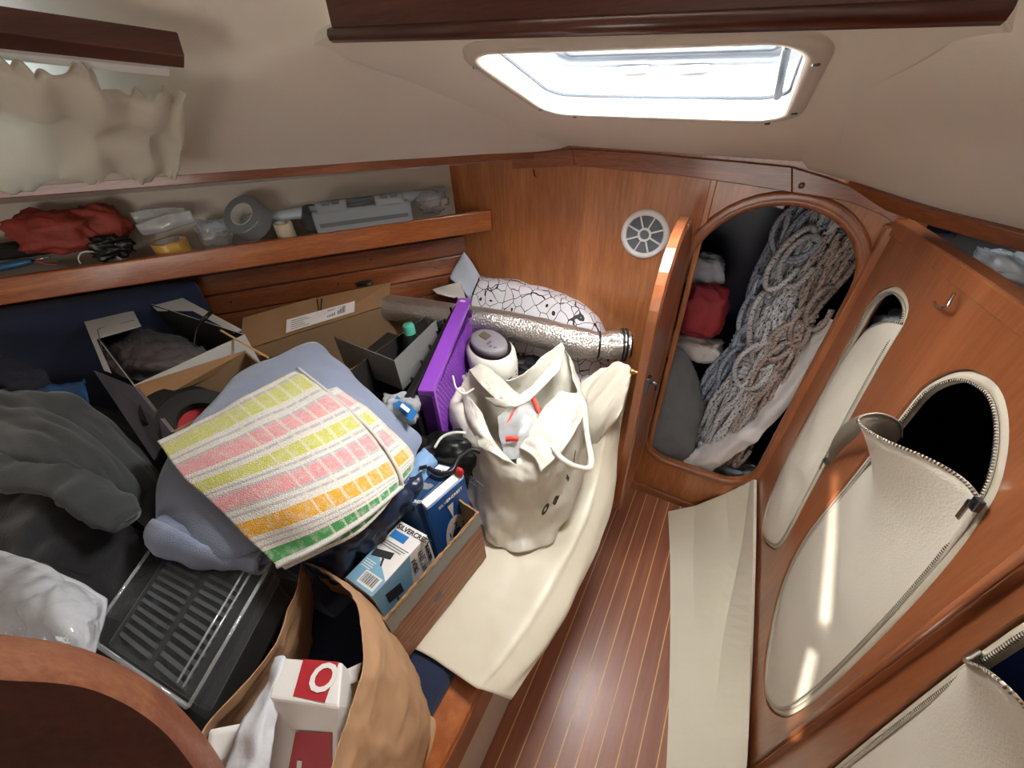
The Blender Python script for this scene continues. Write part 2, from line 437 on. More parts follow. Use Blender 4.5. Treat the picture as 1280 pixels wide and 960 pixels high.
# the ridge leans a little: the front panel stops at it, the next one stands back
rt = wsz(wr(1280, 690)); rb_ = wsz(wr(948, 958))
outer1 = [(0, -.02), (rb_[0]+.004, -.02), (rt[0], cap_z), (0, cap_z-.012)]
outer2 = [(rb_[0]+.004, -.05), (1.6, -.05), (1.6, cap_z+.02), (rt[0], cap_z)]
MB().holed([wloop(outer1, 0), wloop(ov1s, 0), wloop(ov2s, 0)], -WN*.022).build('panel', 'teak_right', wr_, bevel=.0015)
MB().holed([wloop(outer2, -.012), wloop(ov3s, -.012)], -WN*.022).build('panel', 'teak_right', wr_, bevel=.0015)
MB().tube([wpt(rb_[0]-.004, -.02, .001), wpt(rt[0]-.008, cap_z, .001)], .006, 8).build('edge_bead', 'teak_right', wr_, smooth=True)
# cap rail along the top of the locker front
cp = MB().hexa([wpt(0, cap_z-.03, .006), wpt(1.6, cap_z+.0, .006), wpt(1.6, cap_z, -.03), wpt(0, cap_z-.03, -.03)],
               [wpt(0, cap_z+.004, .004), wpt(1.6, cap_z+.03, .004), wpt(1.6, cap_z+.03, -.03), wpt(0, cap_z+.004, -.03)]).build('cap_rail', 'teak_right', wr_, bevel=.004)
MB().box(wpt(.012, .6, .004), (.022, .022, 1.22)).build('corner_post', 'teak_right', wr_, bevel=.003)
# dark cavity behind the locker front
cav = MB()
a0, a1 = wpt(-.02, -.02, -.26), wpt(1.6, -.02, -.26)
b0, b1 = wpt(-.02, -.02, -.02), wpt(1.6, -.02, -.02)
U = V((0, 0, 1.20))
cav.add([a0, a1, a1+U, a0+U], [(0, 1, 2, 3)]); cav.add([b0, a0, a0+U, b0+U], [(0, 1, 2, 3)]); cav.add([a0, a1, b1, b0], [(0, 1, 2, 3)])
cav.add([a0+U*.99, a1+U*.99, b1+U*.99, b0+U*.99], [(0, 1, 2, 3)])
cav.build('locker_lining', 'navy_gloss', wr_)
MB().add([wpt(-.3, 1.15, -.62), wpt(1.6, 1.15, -.62), wpt(1.6, 1.6, -.60), wpt(-.3, 1.6, -.60)], [(0, 1, 2, 3)]).build('shelf_back', 'navy_gloss', wr_)
MB().add([wpt(-.03, 1.15, .0), wpt(-.03, 1.15, -.62), wpt(-.03, 1.5, -.62), wpt(-.03, 1.5, .0)], [(0, 1, 2, 3)]).build('shelf_end', 'navy_gloss', wr_)
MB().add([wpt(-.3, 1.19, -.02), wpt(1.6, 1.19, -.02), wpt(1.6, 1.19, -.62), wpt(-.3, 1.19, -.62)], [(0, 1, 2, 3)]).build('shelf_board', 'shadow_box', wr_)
for (x, y) in ((943, 744), (936, 922)):
    MB().lathe([(.0001, .003), (.0025, .0028), (.003, .0)], 8, Matrix.Translation(wr(x, y, .001)) @ WN.to_track_quat('Z', 'Y').to_matrix().to_4x4()).build('screw_head', 'steel_dark', wr_)

# white sloping liner between the floor and the right wall
lw_ = [[(836, 641, .0), (870, 634, .05), (910, 618, .16), (941, 603, .28), (946, 600, .31)],
       [(838, 700, .0), (868, 696, .03), (912, 690, .125), (929, 690, .165), (945, 690, .24)],
       [(838, 790, .0), (868, 790, .02), (890, 790, .045), (907, 790, .06), (942, 790, .15)],
       [(836, 880, .0), (862, 880, .01), (882, 880, .02), (896, 880, .03), (938, 880, .08)],
       [(832, 970, .0), (858, 970, .005), (872, 970, .008), (886, 970, .012), (932, 970, .03)],
       [(820, 1120, .0), (846, 1120, .0), (862, 1120, .0), (876, 1120, .005), (915, 1120, .01)]]
def lgrid(ctrl, nv):       # straight across, smooth along
    cols = [spline([r[i] for r in ctrl], nv) for i in range(len(ctrl[0]))]
    return [[c_[j] for c_ in cols] for j in range(nv)]
bb = MB().grid(lgrid(pzs(lw_), 40)).build('baseboard_right', 'liner_white', None, smooth=False, solid=.01, sol_off=-1)
struct(bb, 'white textured sloping liner between the floor and the locker front', 'liner')

# left side: slatted hull ceiling behind the shelf
LD = V((-.661, -.75, 0)).normalized(); LN = V((.75, -.661, 0)).normalized()      # along the hull towards us, and inboard
SA = V((-.93, BK, 0)); FA = V((-.79, BK, 0)); TA = V((-.587, BK, 0))
def sl(u, z, off=0): return SA+LD*u+LN*off+V((0, 0, z))
wlft = root('wall_left'); struct(wlft, 'hull side lined with varnished teak slats', 'wall')
MB().hexa([sl(-.08, .3, -.03), sl(2.0, .3, -.03), sl(2.0, .3, -.01), sl(-.08, .3, -.01)], [sl(-.08, 1.12, -.03), sl(2.0, 1.12, -.03), sl(2.0, 1.12, -.01), sl(-.08, 1.12, -.01)]).build('backing', 'mahogany_dark', wlft)
zs = [1.062, .990, .918, .846, .774, .702, .63, .558]
for z in zs:
    MB().hexa([sl(-.02, z-.066, 0), sl(2.0, z-.066, 0), sl(2.0, z-.066, -.012), sl(-.02, z-.066, -.012)], [sl(-.02, z, 0), sl(2.0, z, 0), sl(2.0, z, -.012), sl(-.02, z, -.012)]).build('slat', 'teak_long', wlft, bevel=.003)
for (u, z) in ((.50, .960), (.36, 1.03), (.13, .888), (.13, .96), (.5, .885), (.86, .96)):
    MB().lathe([(.0001, .001), (.0045, .001), (.005, -.002)], 10, Matrix.Translation(sl(u, z, .001)) @ LN.to_track_quat('Z', 'Y').to_matrix().to_4x4()).build('wood_plug', 'mahogany_dark', wlft)
MB().hexa([sl(-.02, 1.09, -.02), sl(2.0, 1.09, -.02), sl(2.0, 1.09, -.03), sl(-.02, 1.09, -.03)], [sl(-.02, 1.40, -.02), sl(2.0, 1.44, -.02), sl(2.0, 1.44, -.03), sl(-.02, 1.40, -.03)]).build('upper_panel', 'vinyl_band', wlft)
# shelf with its fiddle rail
shf = thing('wall_shelf', 'long teak shelf with a fiddle rail along the hull side', 'shelf', tuple(sl(0, 1.09)))
MB().hexa([sl(.02, 1.118, -.02), sl(1.9, 1.118, -.02), sl(1.9, 1.118, .09), sl(-.075, 1.118, .09)], [sl(.02, 1.134, -.02), sl(1.9, 1.134, -.02), sl(1.9, 1.134, .09), sl(-.075, 1.134, .09)]).build('shelf_board', 'mahogany_dark', shf)
MB().hexa([sl(-.088, 1.098, .088), sl(1.9, 1.098, .088), sl(1.9, 1.098, .108), sl(-.088, 1.098, .108)], [sl(-.088, 1.168, .088), sl(1.9, 1.168, .088), sl(1.9, 1.168, .108), sl(-.088, 1.168, .108)]).build('fiddle_rail', 'teak_light', shf, bevel=.004)

# ceiling: middle panel with the hatch hole, two side panels
CP = V((-.25, BK, 1.35)); CN = V((.05, .3, 1.0)).normalized()
def cz(x, y): return 1.35 - .05*(x+.25) + .3*(BK-y)
def cpt(x, y, off=0): return V((x, y, cz(x, y)))-CN*off
ceil = root('ceiling'); struct(ceil, 'cream vinyl headlining over the cabin', 'ceiling')
A_ = V((-.62, BK, 1.345)); B_ = TA+LD*2.3+V((0, 0, 1.41))
c1 = pp(415, 62, CP, CN); c0 = pp(690, 176, CP, CN); cdir = (c1-c0).normalized()
c2 = pd(560, -170, (c1-EYE).length*.86)
r0 = pp(1015, 152, CP, CN); r1 = pp(1190, 52, CP, CN); rdir = (r1-r0).normalized(); r2 = pd(1262, -110, (r1-EYE).length*.9)
HX0, HX1, HY0, HY1 = -.40, .012, .585, .865
hatch = [(a, b) for a, b in rrect(HX0, HX1, HY0, HY1, .05, .045)]
far_l = cpt(-.50, BK+.01); far_r = cpt(.08, BK+.01)
m1 = pp(417, 40, CP, CN); m2 = pp(1252, 8, CP, CN)
ex = V((.07, 0, 0)); mid = [far_l-ex, c0-ex, c1-ex, m1-ex*.0, m2, r1+ex*.6, r0+ex*.6, far_r+ex]
mid = [V((p.x, p.y, cz(p.x, p.y))) for p in mid]
MB().holed([mid, [cpt(a, b) for a, b in hatch]], CN*.012).build('centre_panel', 'vinyl', ceil)
lp_rows = [[A_, A_.lerp(far_l, .5)+V((0, -.01, .0)), far_l]]
for t in (0, .25, .5, .75, 1.0):
    o_ = A_.lerp(B_, .10+.40*t); i_ = c0.lerp(c1, t); lp_rows.append([o_, o_.lerp(i_, .5)+V((0, 0, .012)), i_])
for t in (.25, .5, 1.0):
    o_ = A_.lerp(B_, .5+.5*t); i_ = c1.lerp(c2, t); lp_rows.append([o_, o_.lerp(i_, .5)+V((0, 0, .012+.1*t)), i_])
lp_rows.append([B_+V((-.1, -.4, .1)), B_.lerp(c2, .5)+V((0, -.4, .3)), c2+V((0, -.4, .2))])
P = wrinkle(patch(lp_rows, 26, 70), .006, 3.2, 1, edge=.0)
MB().grid(P).build('side_panel', 'vinyl', ceil, smooth=True)
RT = [V((.10, BK-.0, 1.318)), V((.19, BK-.01, 1.296)), V((.30, 1.098, 1.276)), V((.42, .965, 1.268)), V((.75, .56, 1.25)), V((1.05, .15, 1.24))]
rp_rows = [[r0.lerp(far_r, .9), r0.lerp(far_r, .9).lerp(RT[0], .5), RT[0]]]
for t, o_ in ((0, RT[1]), (.3, RT[2]), (.6, RT[3]), (1.0, RT[3].lerp(RT[4], .5))):
    i_ = r0.lerp(r1, t); rp_rows.append([i_, i_.lerp(o_, .5)+V((.004, .004, .01+.02*t)), o_])
for t, o_ in ((.5, RT[4]), (1.0, RT[5])):
    i_ = r1.lerp(r2, t); rp_rows.append([i_, i_.lerp(o_, .5)+V((0, 0, .06)), o_])
P = wrinkle(patch(rp_rows, 26, 60), .008, 3.0, 4, edge=.0)
MB().grid(P).build('side_panel', 'vinyl', ceil, smooth=True)
# left cove trim and the white return under it
tl = root('trim_2'); struct(tl, 'slim teak cove along the left edge of the headlining', 'trim')
tpath = [A_+(B_-A_)*k for k in (-.02, .02, .2, .4, .6, .8, 1.0)]
bar = MB(); P_ = []
for p in tpath: P_ += [p+V((0, 0, .008))-LN*.004, p+V((0, 0, .008))+LN*.012, p+V((0, 0, -.014))+LN*.012, p+V((0, 0, -.014))-LN*.004]
bar.add(P_, [(i*4+k, i*4+(k+1) % 4, (i+1)*4+(k+1) % 4, (i+1)*4+k) for i in range(len(tpath)-1) for k in range(4)]); bar.build('cove_strip', 'teak_long', tl, bevel=.002)
lo0, lo1 = sl(.02, 1.305, -.018), sl(2.1, 1.345, -.018)
MB().add([A_-V((0, 0, .012)), B_-V((0, 0, .012)), lo1, lo0], [(0, 1, 2, 3)]).build('white_return', 'gel_white', tl, solid=.006)
trr = root('trim_3'); struct(trr, 'worn teak cove along the right edge of the headlining', 'trim')
rtp = spline(RT[1:], 24)
bar = MB(); P_ = []
for i, p in enumerate(rtp):
    w = min(1, .35+i/6); P_ += [p+V((-.004, -.004, .012*w)), p+V((-.018*w, -.018*w, .006*w)), p+V((-.014*w, -.014*w, -.02*w)), p+V((.01, .01, -.018*w))]
bar.add(P_, [(i*4+k, i*4+(k+1) % 4, (i+1)*4+(k+1) % 4, (i+1)*4+k) for i in range(len(rtp)-1) for k in range(4)]); bar.build('cove_strip', 'teak_long', trr, bevel=.003)
# dark overhead beam near us
bm_ = root('trim_4'); struct(bm_, 'dark varnished overhead grab beam', 'beam')
e0 = pp(417, 44, CP-CN*.012, CN); e1 = pp(1252, 14, CP-CN*.012, CN); bx_ = (e1-e0).normalized(); bn = V((0, 0, 1))
bt = V((-bx_.y, bx_.x, 0)).normalized()*.02
MB().hexa([e0, e1, e1+bt, e0+bt], [e0+bn*.3+bx_*.012, e1+bn*.3, e1+bn*.3+bt, e0+bn*.3+bt]).build('beam_face', 'mahogany_dark', bm_)
MB().tube([e0-bx_*.004, e1+bx_*.004], .008, 8).build('beam_bead', 'mahogany_dark', bm_, smooth=True)

# roof hatch
w1 = root('window_1', tuple(cpt(-.19, .72))); struct(w1, 'bright white framed deck hatch in the headlining', 'hatch')
def hl(d, off): return [cpt(a, b)+CN*off for a, b in offset_loop(hatch, d)]
# flange on the headlining
fr = MB(); fr.grid([hl(d, -o) for d, o in ((.0, .0), (.0, .007), (.012, .008), (.022, .005), (.024, 0))], closed_u=True); fr.build('flange', 'vinyl_band', w1, smooth=True)
cm = MB(); cm.grid([hl(d, o) for d, o in ((.0, -.006), (-.002, .02), (-.004, .024))], closed_u=True); cm.build('lower_coaming', 'white_plastic', w1, smooth=False)
cm = MB(); cm.grid([hl(d, o) for d, o in ((.0, .024), (.0, .07), (-.006, .072))], closed_u=True); cm.build('coaming', 'white_plastic', w1)
cm = MB(); cm.tube(hl(-.004, .024), .0028, 6, closed=True); cm.build('seal', 'gasket_dark', w1)
cm = MB(); cm.grid([hl(d, o) for d, o in ((-.006, .066), (-.02, .066), (-.024, .074), (-.034, .076), (-.034, .09))], closed_u=True); cm.build('sash_frame', 'sash_grey', w1)
cm = MB(); cm.tube(hl(-.038, .078), .006, 8, closed=True); cm.build('gasket', 'gasket_dark', w1)
newg, gn, gl_, gb = newmat('hatch_acrylic')       # daylit milky acrylic
gb.inputs['Base Color'].default_value = (.9, .92, .95, 1); gb.inputs['Emission Color'].default_value = (1, .99, .96, 1); gb.inputs['Emission Strength'].default_value = 46
lp = hl(-.03, .085); MB().add(lp, [tuple(range(len(lp)))]).build('pane', 'hatch_acrylic', w1, solid=.004, sol_off=1)
s0 = cpt(HX1-.018, HY1-.03)+CN*.018; s1 = cpt(HX1-.03, HY0+.07)+CN*.066
MB().tube([s0, s0.lerp(s1, .55)], .0055, 8).tube([s0.lerp(s1, .5), s1], .0035, 8).build('support_strut', 'gasket_dark', w1, smooth=True)
for k in (.38, .62):
    q = cpt(HX0+(HX1-HX0)*k, HY1-.008)+CN*.062; MB().box(q, (.05, .012, .012)).build('hinge', 'alu', w1, bevel=.002)
q = cpt(-.09, HY1-.004)+CN*.042; MB().tube([q+V((-.004, 0, .015)), q+V((-.004, -.004, -.012)), q+V((.004, -.004, -.012)), q+V((.004, 0, .015))], .0012, 6).build('catch', 'steel_dark', w1)
for (a, b) in ((HX0-.012, HY0+.04), (HX0-.006, HY1-.03), (HX1+.012, HY0+.05), (HX1+.012, HY1-.05), (HX1-.02, HY1+.012), (HX0+.05, HY1+.012)):
    MB().lathe([(.0001, .0), (.004, .0), (.0045, .003)], 8, Matrix.Translation(cpt(a, b)-CN*.009)).build('screw', 'steel_dark', w1)

# bunk: white base, wood fascia, mattress
bunk = thing('bunk_base', 'built-in bunk front of white panel under a varnished wood fascia', 'bunk', (-.3, .4, 0))
XB = -.237
MB().box((XB-.01, .28, .16), (.02, 1.88, .33)).build('base_panel', 'gel_white', bunk)
MB().box((XB-.004, .28, .39), (.03, 1.88, .125)).build('fascia', 'teak_right', bunk, bevel=.006)
MB().box((XB-.03, .28, .452), (.075, 1.88, .03)).build('top_rail', 'teak_light', bunk, bevel=.01)
MB().prism([(XB, -.66, .42), (XB, BK-.002, .42), (-1.0, BK-.002, .42), (-2.1, .0, .42), (-2.1, -.66, .42)], (0, 0, -.03)).build('bunk_board', 'mahogany_dark', bunk)
mat_ = MB().prism([(XB-.055, -.6, .422), (XB-.055, BK-.02, .422), (-.99, BK-.02, .422), (-1.74, .36, .422), (-1.74, -.6, .422)], (0, 0, .073)).build('mattress', 'navy', None, bevel=.018)
tag(mat_, 'navy blue bunk mattress under the whole pile', 'mattress')

# rest of the boat behind us: saloon sides, sole and a deckhead with added slots that shape the sun streak
aftw = root('wall_aft'); struct(aftw, 'pale sides and deck of the saloon behind the viewer', 'wall')
MB().add([(-2.3, .3, -.02), (-2.3, .3, 2.0), (-1.6, -2.4, 2.0), (-1.6, -2.4, -.02)], [(0, 1, 2, 3)]).build('saloon_side', 'vinyl', aftw)
MB().add([(1.3, .6, -.02), (1.3, .6, 2.0), (1.2, -2.4, 2.0), (1.2, -2.4, -.02)], [(0, 1, 2, 3)]).build('saloon_side', 'vinyl', aftw)
MB().add([(-1.6, -2.4, -.02), (-1.6, -2.4, 2.0), (1.2, -2.4, 2.0), (1.2, -2.4, -.02)], [(0, 1, 2, 3)]).build('saloon_end', 'teak_vertical', aftw)
MB().add([(-2.4, .5, -.05), (1.4, .5, -.05), (1.4, -2.5, -.05), (-2.4, -2.5, -.05)], [(0, 1, 2, 3)]).build('saloon_sole', 'sole_plank', aftw)
g1 = [wr(x, y) for x, y in ((1047, 592), (1040, 592), (1024, 782), (1036, 770))]
g2 = [wr(x, y) for x, y in ((1020, 812), (1012, 812), (984, 925), (996, 925))]
def back(p, z): return p-SUN*((z-p.z)/-SUN.z)
gaps = [[back(p, 2.0) for p in g] for g in (g1, g2)]
MB().holed([[(-2.4, .9, 2.0), (1.5, .9, 2.0), (1.5, -2.6, 2.0), (-2.4, -2.6, 2.0)]]+gaps, (0, 0, .004)).build('saloon_deckhead', 'vinyl', aftw)

# ================================================================== fittings on the walls
# round ventilator on the bulkhead
vc = py(806, 293, BK); vent = thing('round_vent', 'round white ventilator with eight spokes on the far bulkhead', 'vent', tuple(vc))
VM = Matrix.Translation(vc) @ Matrix.Rotation(radians(90), 4, 'X')
plain('gauze', (118, 124, 132), .6, metal=.2, bump=.9, bscale=900)
MB().lathe([(.0001, .002), (.06, .002), (.06, .0)], 40, VM).build('gauze', 'gauze', vent)
MB().lathe([(.055, .0), (.055, .007), (.058, .010), (.064, .0105), (.070, .007), (.071, .0)], 48, VM).build('outer_ring', 'white_plastic', vent, smooth=True)
MB().lathe([(.014, .0), (.014, .007), (.017, .009), (.020, .007), (.020, .0)], 28, VM).build('hub_ring', 'white_plastic', vent, smooth=True)
for k in range(8):
    a = radians(20+45*k); M3 = (VM.to_3x3() @ Matrix.Rotation(a, 3, 'Z'))
    MB().box(VM @ V((cos(a)*.0375, sin(a)*.0375, .0045)), (.037, .004, .006), M3).build('spoke', 'white_plastic', vent)

# open locker door, hinged on the left of the opening and swung straight at us
dl = thing('locker_door', 'rounded teak locker door swung open in front of the far bulkhead', 'door', (-.125, BK, .25))
dlp = rrect(.842, BK-.012, .245, 1.238, .186, .10)
MB().prism([(-.136, a, b) for a, b in dlp], (.022, 0, 0)).build('leaf', 'teak_right', dl, bevel=.004)
inner = offset_loop(dlp, -.03)
MB().grid([[V((-.114, a, b)) for a, b in offset_loop(dlp, -.006)], [V((-.110, a, b)) for a, b in offset_loop(dlp, -.012)], [V((-.110, a, b)) for a, b in offset_loop(dlp, -.026)], [V((-.114, a, b)) for a, b in inner]], closed_u=True).build('inner_moulding', 'teak_right', dl, smooth=True)
lk = MB().box((-.108, .862, .86), (.012, .022, .05)).build('lock_plate', 'steel_dark', dl, bevel=.002)
MB().tube([(-.104, .862, .87), (-.085, .862, .87), (-.083, .862, .85)], .005, 8).build('latch_bolt', 'steel_dark', lk, smooth=True)
MB().lathe([(.0001, .024), (.007, .023), (.0085, .018), (.006, .012), (.004, .006), (.008, .0), (.0001, 0)], 14, Matrix.Translation((-.136, .868, .885)) @ Matrix.Rotation(radians(-90), 4, 'Y')).build('knob', 'brass', dl, smooth=True)
for z in (.45, 1.02):
    MB().tube([(-.124, BK-.006, z-.03), (-.124, BK-.006, z+.03)], .005, 8).build('hinge', 'brass', dl, smooth=True)

# small metal hook on the right wall
hp = [wr(1168, 377, .002), wr(1169, 381, .010), wr(1175, 384, .016), wr(1183, 384, .016), wr(1188, 376, .014), wr(1193, 367, .010)]
h_ = MB().tube(spline(hp, 20), .0022, 7).build('coat_hook', 'steel', None, smooth=True)
tag(h_, 'small bent metal hook on the right wall above the oval covers', 'hook')

# ---- zipped cloth covers in the oval openings
def slider_part(p, nrm, along, parent, sc=1.0):
    x = along.normalized(); z = nrm.normalized(); y = z.cross(x); M3 = Matrix((x, y, z)).transposed()
    b = MB(); b.box(p+z*.004*sc, (.016*sc, .011*sc, .007*sc), M3); b.box(p+z*.010*sc, (.009*sc, .005*sc, .006*sc), M3)
    s_ = b.build('zip_slider', 'steel_dark', parent, bevel=.001)
    q = p+z*.011*sc+x*.014*sc
    MB().box(q, (.022*sc, .007*sc, .0015*sc), M3).build('zip_pull', 'steel', s_, bevel=.0006)
def teeth(path, nrm, parent, step=.0045, w=.0045):
    b = MB(); acc = 0
    for i in range(len(path)-1):
        d = path[i+1]-path[i]; L = d.length
        if L < 1e-7: continue
        x = d.normalized(); y = nrm.cross(x).normalized(); z = x.cross(y)
        M3 = Matrix((x, y, z)).transposed()
        t = acc
        while t < L:
            b.box(path[i]+x*t+z*.0012, (step*.5, w, .0024), M3); t += step
        acc = t-L
    if b.v: 
        o = b.build('zip_teeth', 'steel', parent); o['kind'] = 'stuff'
def half(loop, i0, i1, step):
    n = len(loop); out = []; i = i0
    while True:
        out.append(loop[i % n])
        if i % n == i1 % n: break
        i += step
    return out
def resample(path, n):
    L = [0]
    for a, b in zip(path, path[1:]): L.append(L[-1]+(b-a).length)
    out = []
    for k in range(n):
        d = L[-1]*k/(n-1); j = 0
        while j < len(L)-2 and L[j+1] < d: j += 1
        t = (d-L[j])/max(1e-9, L[j+1]-L[j]); out.append(path[j].lerp(path[j+1], min(1, max(0, t))))
    return out
def nearest(loop3, p): return min(range(len(loop3)), key=lambda i: (loop3[i]-p).length)
def cover(label, ovs, inset, depth, top_curve, bulge, off0, wr_amp=.004, seed=0):
    loop3 = wloop(ovs, off0); n = len(loop3)
    c = sum(loop3, V())/n
    t = thing('zip_cover', label, 'cloth cover', tuple(c-V((0, 0, .3))), 'zipped cloth covers in the right wall')
    ins = sp2([(a, b) for a, b in offset_loop(ovs, -inset)], n)
    lo = wloop(ovs, off0-.006); li2 = wloop(ins, off0+.000)
    band = MB(); band.grid([wloop(offset_loop(ovs, .006), off0-.012), wloop(offset_loop(ovs, -.003), off0-.004), wloop(offset_loop(ovs, -inset*.5), off0+.002), li2, wloop(offset_loop(ins, -.004), off0-.006)], closed_u=True)
    band.build('edge_band', 'canvas_edge', t, smooth=True, solid=.002)
    zl = wloop(offset_loop(ins, -.002), off0+.003)
    MB().tube(zl, .0022, 6, closed=True).build('zip_tape', 'canvas', t, smooth=True)
    teeth(zl+[zl[0]], WN, t)
    Lp, Rp = top_curve[0], top_curve[-1]
    ib = min(range(n), key=lambda i: li2[i].z); iL = nearest(li2, Lp); iR = nearest(li2, Rp)
    # walk both ways from the bottom
    h1 = half(li2, ib, iL, 1); h2 = half(li2, ib, iL, -1)
    hl1 = h1 if len(h1) < len(h2) else h2
    h1 = half(li2, ib, iR, 1); h2 = half(li2, ib, iR, -1)
    hr1 = h1 if len(h1) < len(h2) else h2
    nv, nu = 46, 34
    Lc, Rc = resample(hl1, nv), resample(hr1, nv)
    Tc = resample(spline(top_curve, 60), nu)
    P = []
    for j in range(nv):
        v = j/(nv-1); row = []
        for i in range(nu):
            u = i/(nu-1)
            base = Lc[j].lerp(Rc[j], u)+WN*(bulge*sin(pi*u)*sin(pi*min(1, v*1.15))**.7)
            w = max(0, (v-.70)/.30); w = w**2.2
            tgt = Tc[i]+(base-(Lc[-1].lerp(Rc[-1], u)))*.9 if v < 1 else Tc[i]
            row.append(base.lerp(tgt, w))
        P.append(row)
    P = wrinkle(P, wr_amp, 9, seed, edge=.0)
    MB().grid(P).build('cloth', 'canvas', t, smooth=True, solid=.0016)
    MB().tube(Tc, .0022, 6).build('flap_hem', 'canvas', t, smooth=True)
    teeth(Tc, WN, t)
    return t, Rp
tc2 = [wr(1127, 547, 0), wr(1124, 528, .02), wr(1098, 517, .06), wr(1074, 522, .095), wr(1078, 533, .098), wr(1108, 551, .085), wr(1160, 573, .05), wr(1205, 600, .02), wr(1229, 630, .003)]
cv, R2 = cover('large cream zipped cloth cover with its top corner curled open, middle oval', ov2s, .016, .02, tc2, .016, -.004, seed=3)
slider_part(wr(1226, 632, .006), WN, wr(1210, 652)-wr(1226, 632), cv, 1.15)
tc1 = [wr(1082, 414, -.002), wr(1094, 406, .004), wr(1112, 402, .008), wr(1130, 405, .0)]
cv1, _ = cover('narrow cream zipped cloth cover nearest the far bulkhead', ov1s, .012, .02, tc1, .022, -.004, .007, seed=5)
fr1 = [[wr(1036, 580, .004), wr(1036, 566, .02), wr(1042, 548, .035), wr(1056, 530, .045), wr(1076, 518, .05)],
       [wr(1040, 576, .004), wr(1044, 564, .018), wr(1054, 550, .034), wr(1066, 536, .045), wr(1078, 524, .05)],
       [wr(1044, 572, .004), wr(1054, 560, .012), wr(1064, 552, .025), wr(1074, 542, .035), wr(1080, 530, .045)]]
plain('canvas_back', (120, 112, 98), .8, bump=.3, bscale=300)
MB().grid(patch(fr1, 20, 10)).build('turned_flap', 'canvas_back', cv1, smooth=True, solid=.0014)
slider_part(wr(1036, 577, .006), WN, wr(1030, 590)-wr(1036, 577), cv1)
tc3 = [wr(1225, 815, -.012), wr(1214, 822, .02), wr(1208, 826, .05), wr(1232, 838, .07), wr(1262, 862, .07), wr(1300, 905, .04), wr(1345, 960, -.012)]
cv3, _ = cover('cream zipped cloth cover with a curled flap in the bottom right corner', ov3s, .016, .02, tc3, .010, -.016, seed=8)

# ---- side window with its curtain
PLn = (B_-A_).cross(c1-A_).normalized()
if PLn.z > 0: PLn = -PLn
def pl(x, y, off=0): return pp(x, y, A_+PLn*off, PLn)
w2 = root('window_2', tuple(pl(60, 150))); struct(w2, 'small cabin side window glowing behind the curtain', 'window')
nm_, n_, l_, b_ = newmat('side_pane'); b_.inputs['Base Color'].default_value = (.6, .75, .9, 1); b_.inputs['Emission Color'].default_value = (.75, .9, 1, 1); b_.inputs['Emission Strength'].default_value = 1.6
q = [pl(-140, 95, .012), pl(46, 112, .012), pl(46, 205, .012), pl(-140, 215, .012)]
MB().add(q, [(0, 1, 2, 3)]).build('pane', 'side_pane', w2, solid=.004)
MB().tube([pl(-148, 88, .012), pl(52, 105, .012), pl(52, 211, .012), pl(-148, 222, .012)], .006, 8, closed=True).build('frame', 'alu', w2)
vb = MB(); a, b, c, d = pl(-150, 22, .03), pl(231, 70, .03), pl(231, 86, .03), pl(-150, 46, .03)
vb.hexa([a, b, c, d], [p-PLn*.03 for p in (a, b, c, d)])
tag(vb.build('curtain_pelmet', 'mahogany_dark', None, bevel=.002), 'dark teak pelmet batten above the side window curtain', 'batten')
rd = MB(); a, b, c, d = pl(-150, 50, .022), pl(212, 87, .022), pl(212, 96, .022), pl(-150, 60, .022)
rd.hexa([a, b, c, d], [p-PLn*.012 for p in (a, b, c, d)])
tag(rd.build('curtain_track', 'white_plastic', None, bevel=.001), 'thin white plastic curtain track under the dark pelmet', 'track')
nm_, n_, l_, b_ = newmat('curtain_cloth')
df = n_.new('ShaderNodeBsdfDiffuse'); df.inputs[0].default_value = S((226, 220, 206)); tl_ = n_.new('ShaderNodeBsdfTranslucent'); tl_.inputs[0].default_value = S((226, 224, 214)); mx_ = n_.new('ShaderNodeMixShader'); mx_.inputs[0].default_value = .25
l_.new(df.outputs[0], mx_.inputs[1]); l_.new(tl_.outputs[0], mx_.inputs[2]); l_.new(mx_.outputs[0], n_['Material Output'].inputs['Surface'])
cc = [[pl(x, y, .035) for x, y in ((-120, 70), (-40, 78), (0, 82), (45, 84), (75, 92), (112, 90), (130, 108), (160, 120), (190, 120), (198, 110), (218, 122), (232, 112))],
      [pl(x, y, .045) for x, y in ((-120, 100), (-40, 104), (0, 106), (45, 108), (75, 112), (112, 112), (132, 128), (160, 136), (188, 134), (202, 126), (216, 134), (228, 128))],
      [pl(x, y, .04) for x, y in ((-120, 150), (-40, 152), (0, 155), (45, 158), (75, 160), (112, 162), (132, 165), (160, 168), (188, 166), (204, 164), (218, 166), (229, 164))],
      [pl(x, y, .045) for x, y in ((-120, 205), (-40, 204), (0, 204), (45, 204), (75, 203), (112, 202), (132, 202), (160, 202), (188, 202), (204, 202), (218, 204), (227, 204))],
      [pl(x, y, .05) for x, y in ((-120, 246), (-40, 240), (0, 236), (45, 232), (75, 226), (112, 222), (132, 222), (160, 222), (182, 226), (200, 222), (214, 220), (222, 216))]]
P = patch(cc, 120, 46)
for j in range(46):
    for i in range(120):
        v = j/45; e = max(0, 1-v*5)+max(0, (v-.85)*5)*.6
        P[j][i] = P[j][i]+PLn*(.006*e*sin(i*.62+sin(i*.23)*2)+.008*sin(i*.22+v*2)*(.4+.6*abs(v-.5)*2))
P = wrinkle(P, .030, 6, 11, edge=.25)
cur = MB().grid(P).build('curtain', 'curtain_cloth', None, smooth=True, solid=.0012)
tag(cur, 'gathered off-white curtain sagging over the side window', 'curtain')

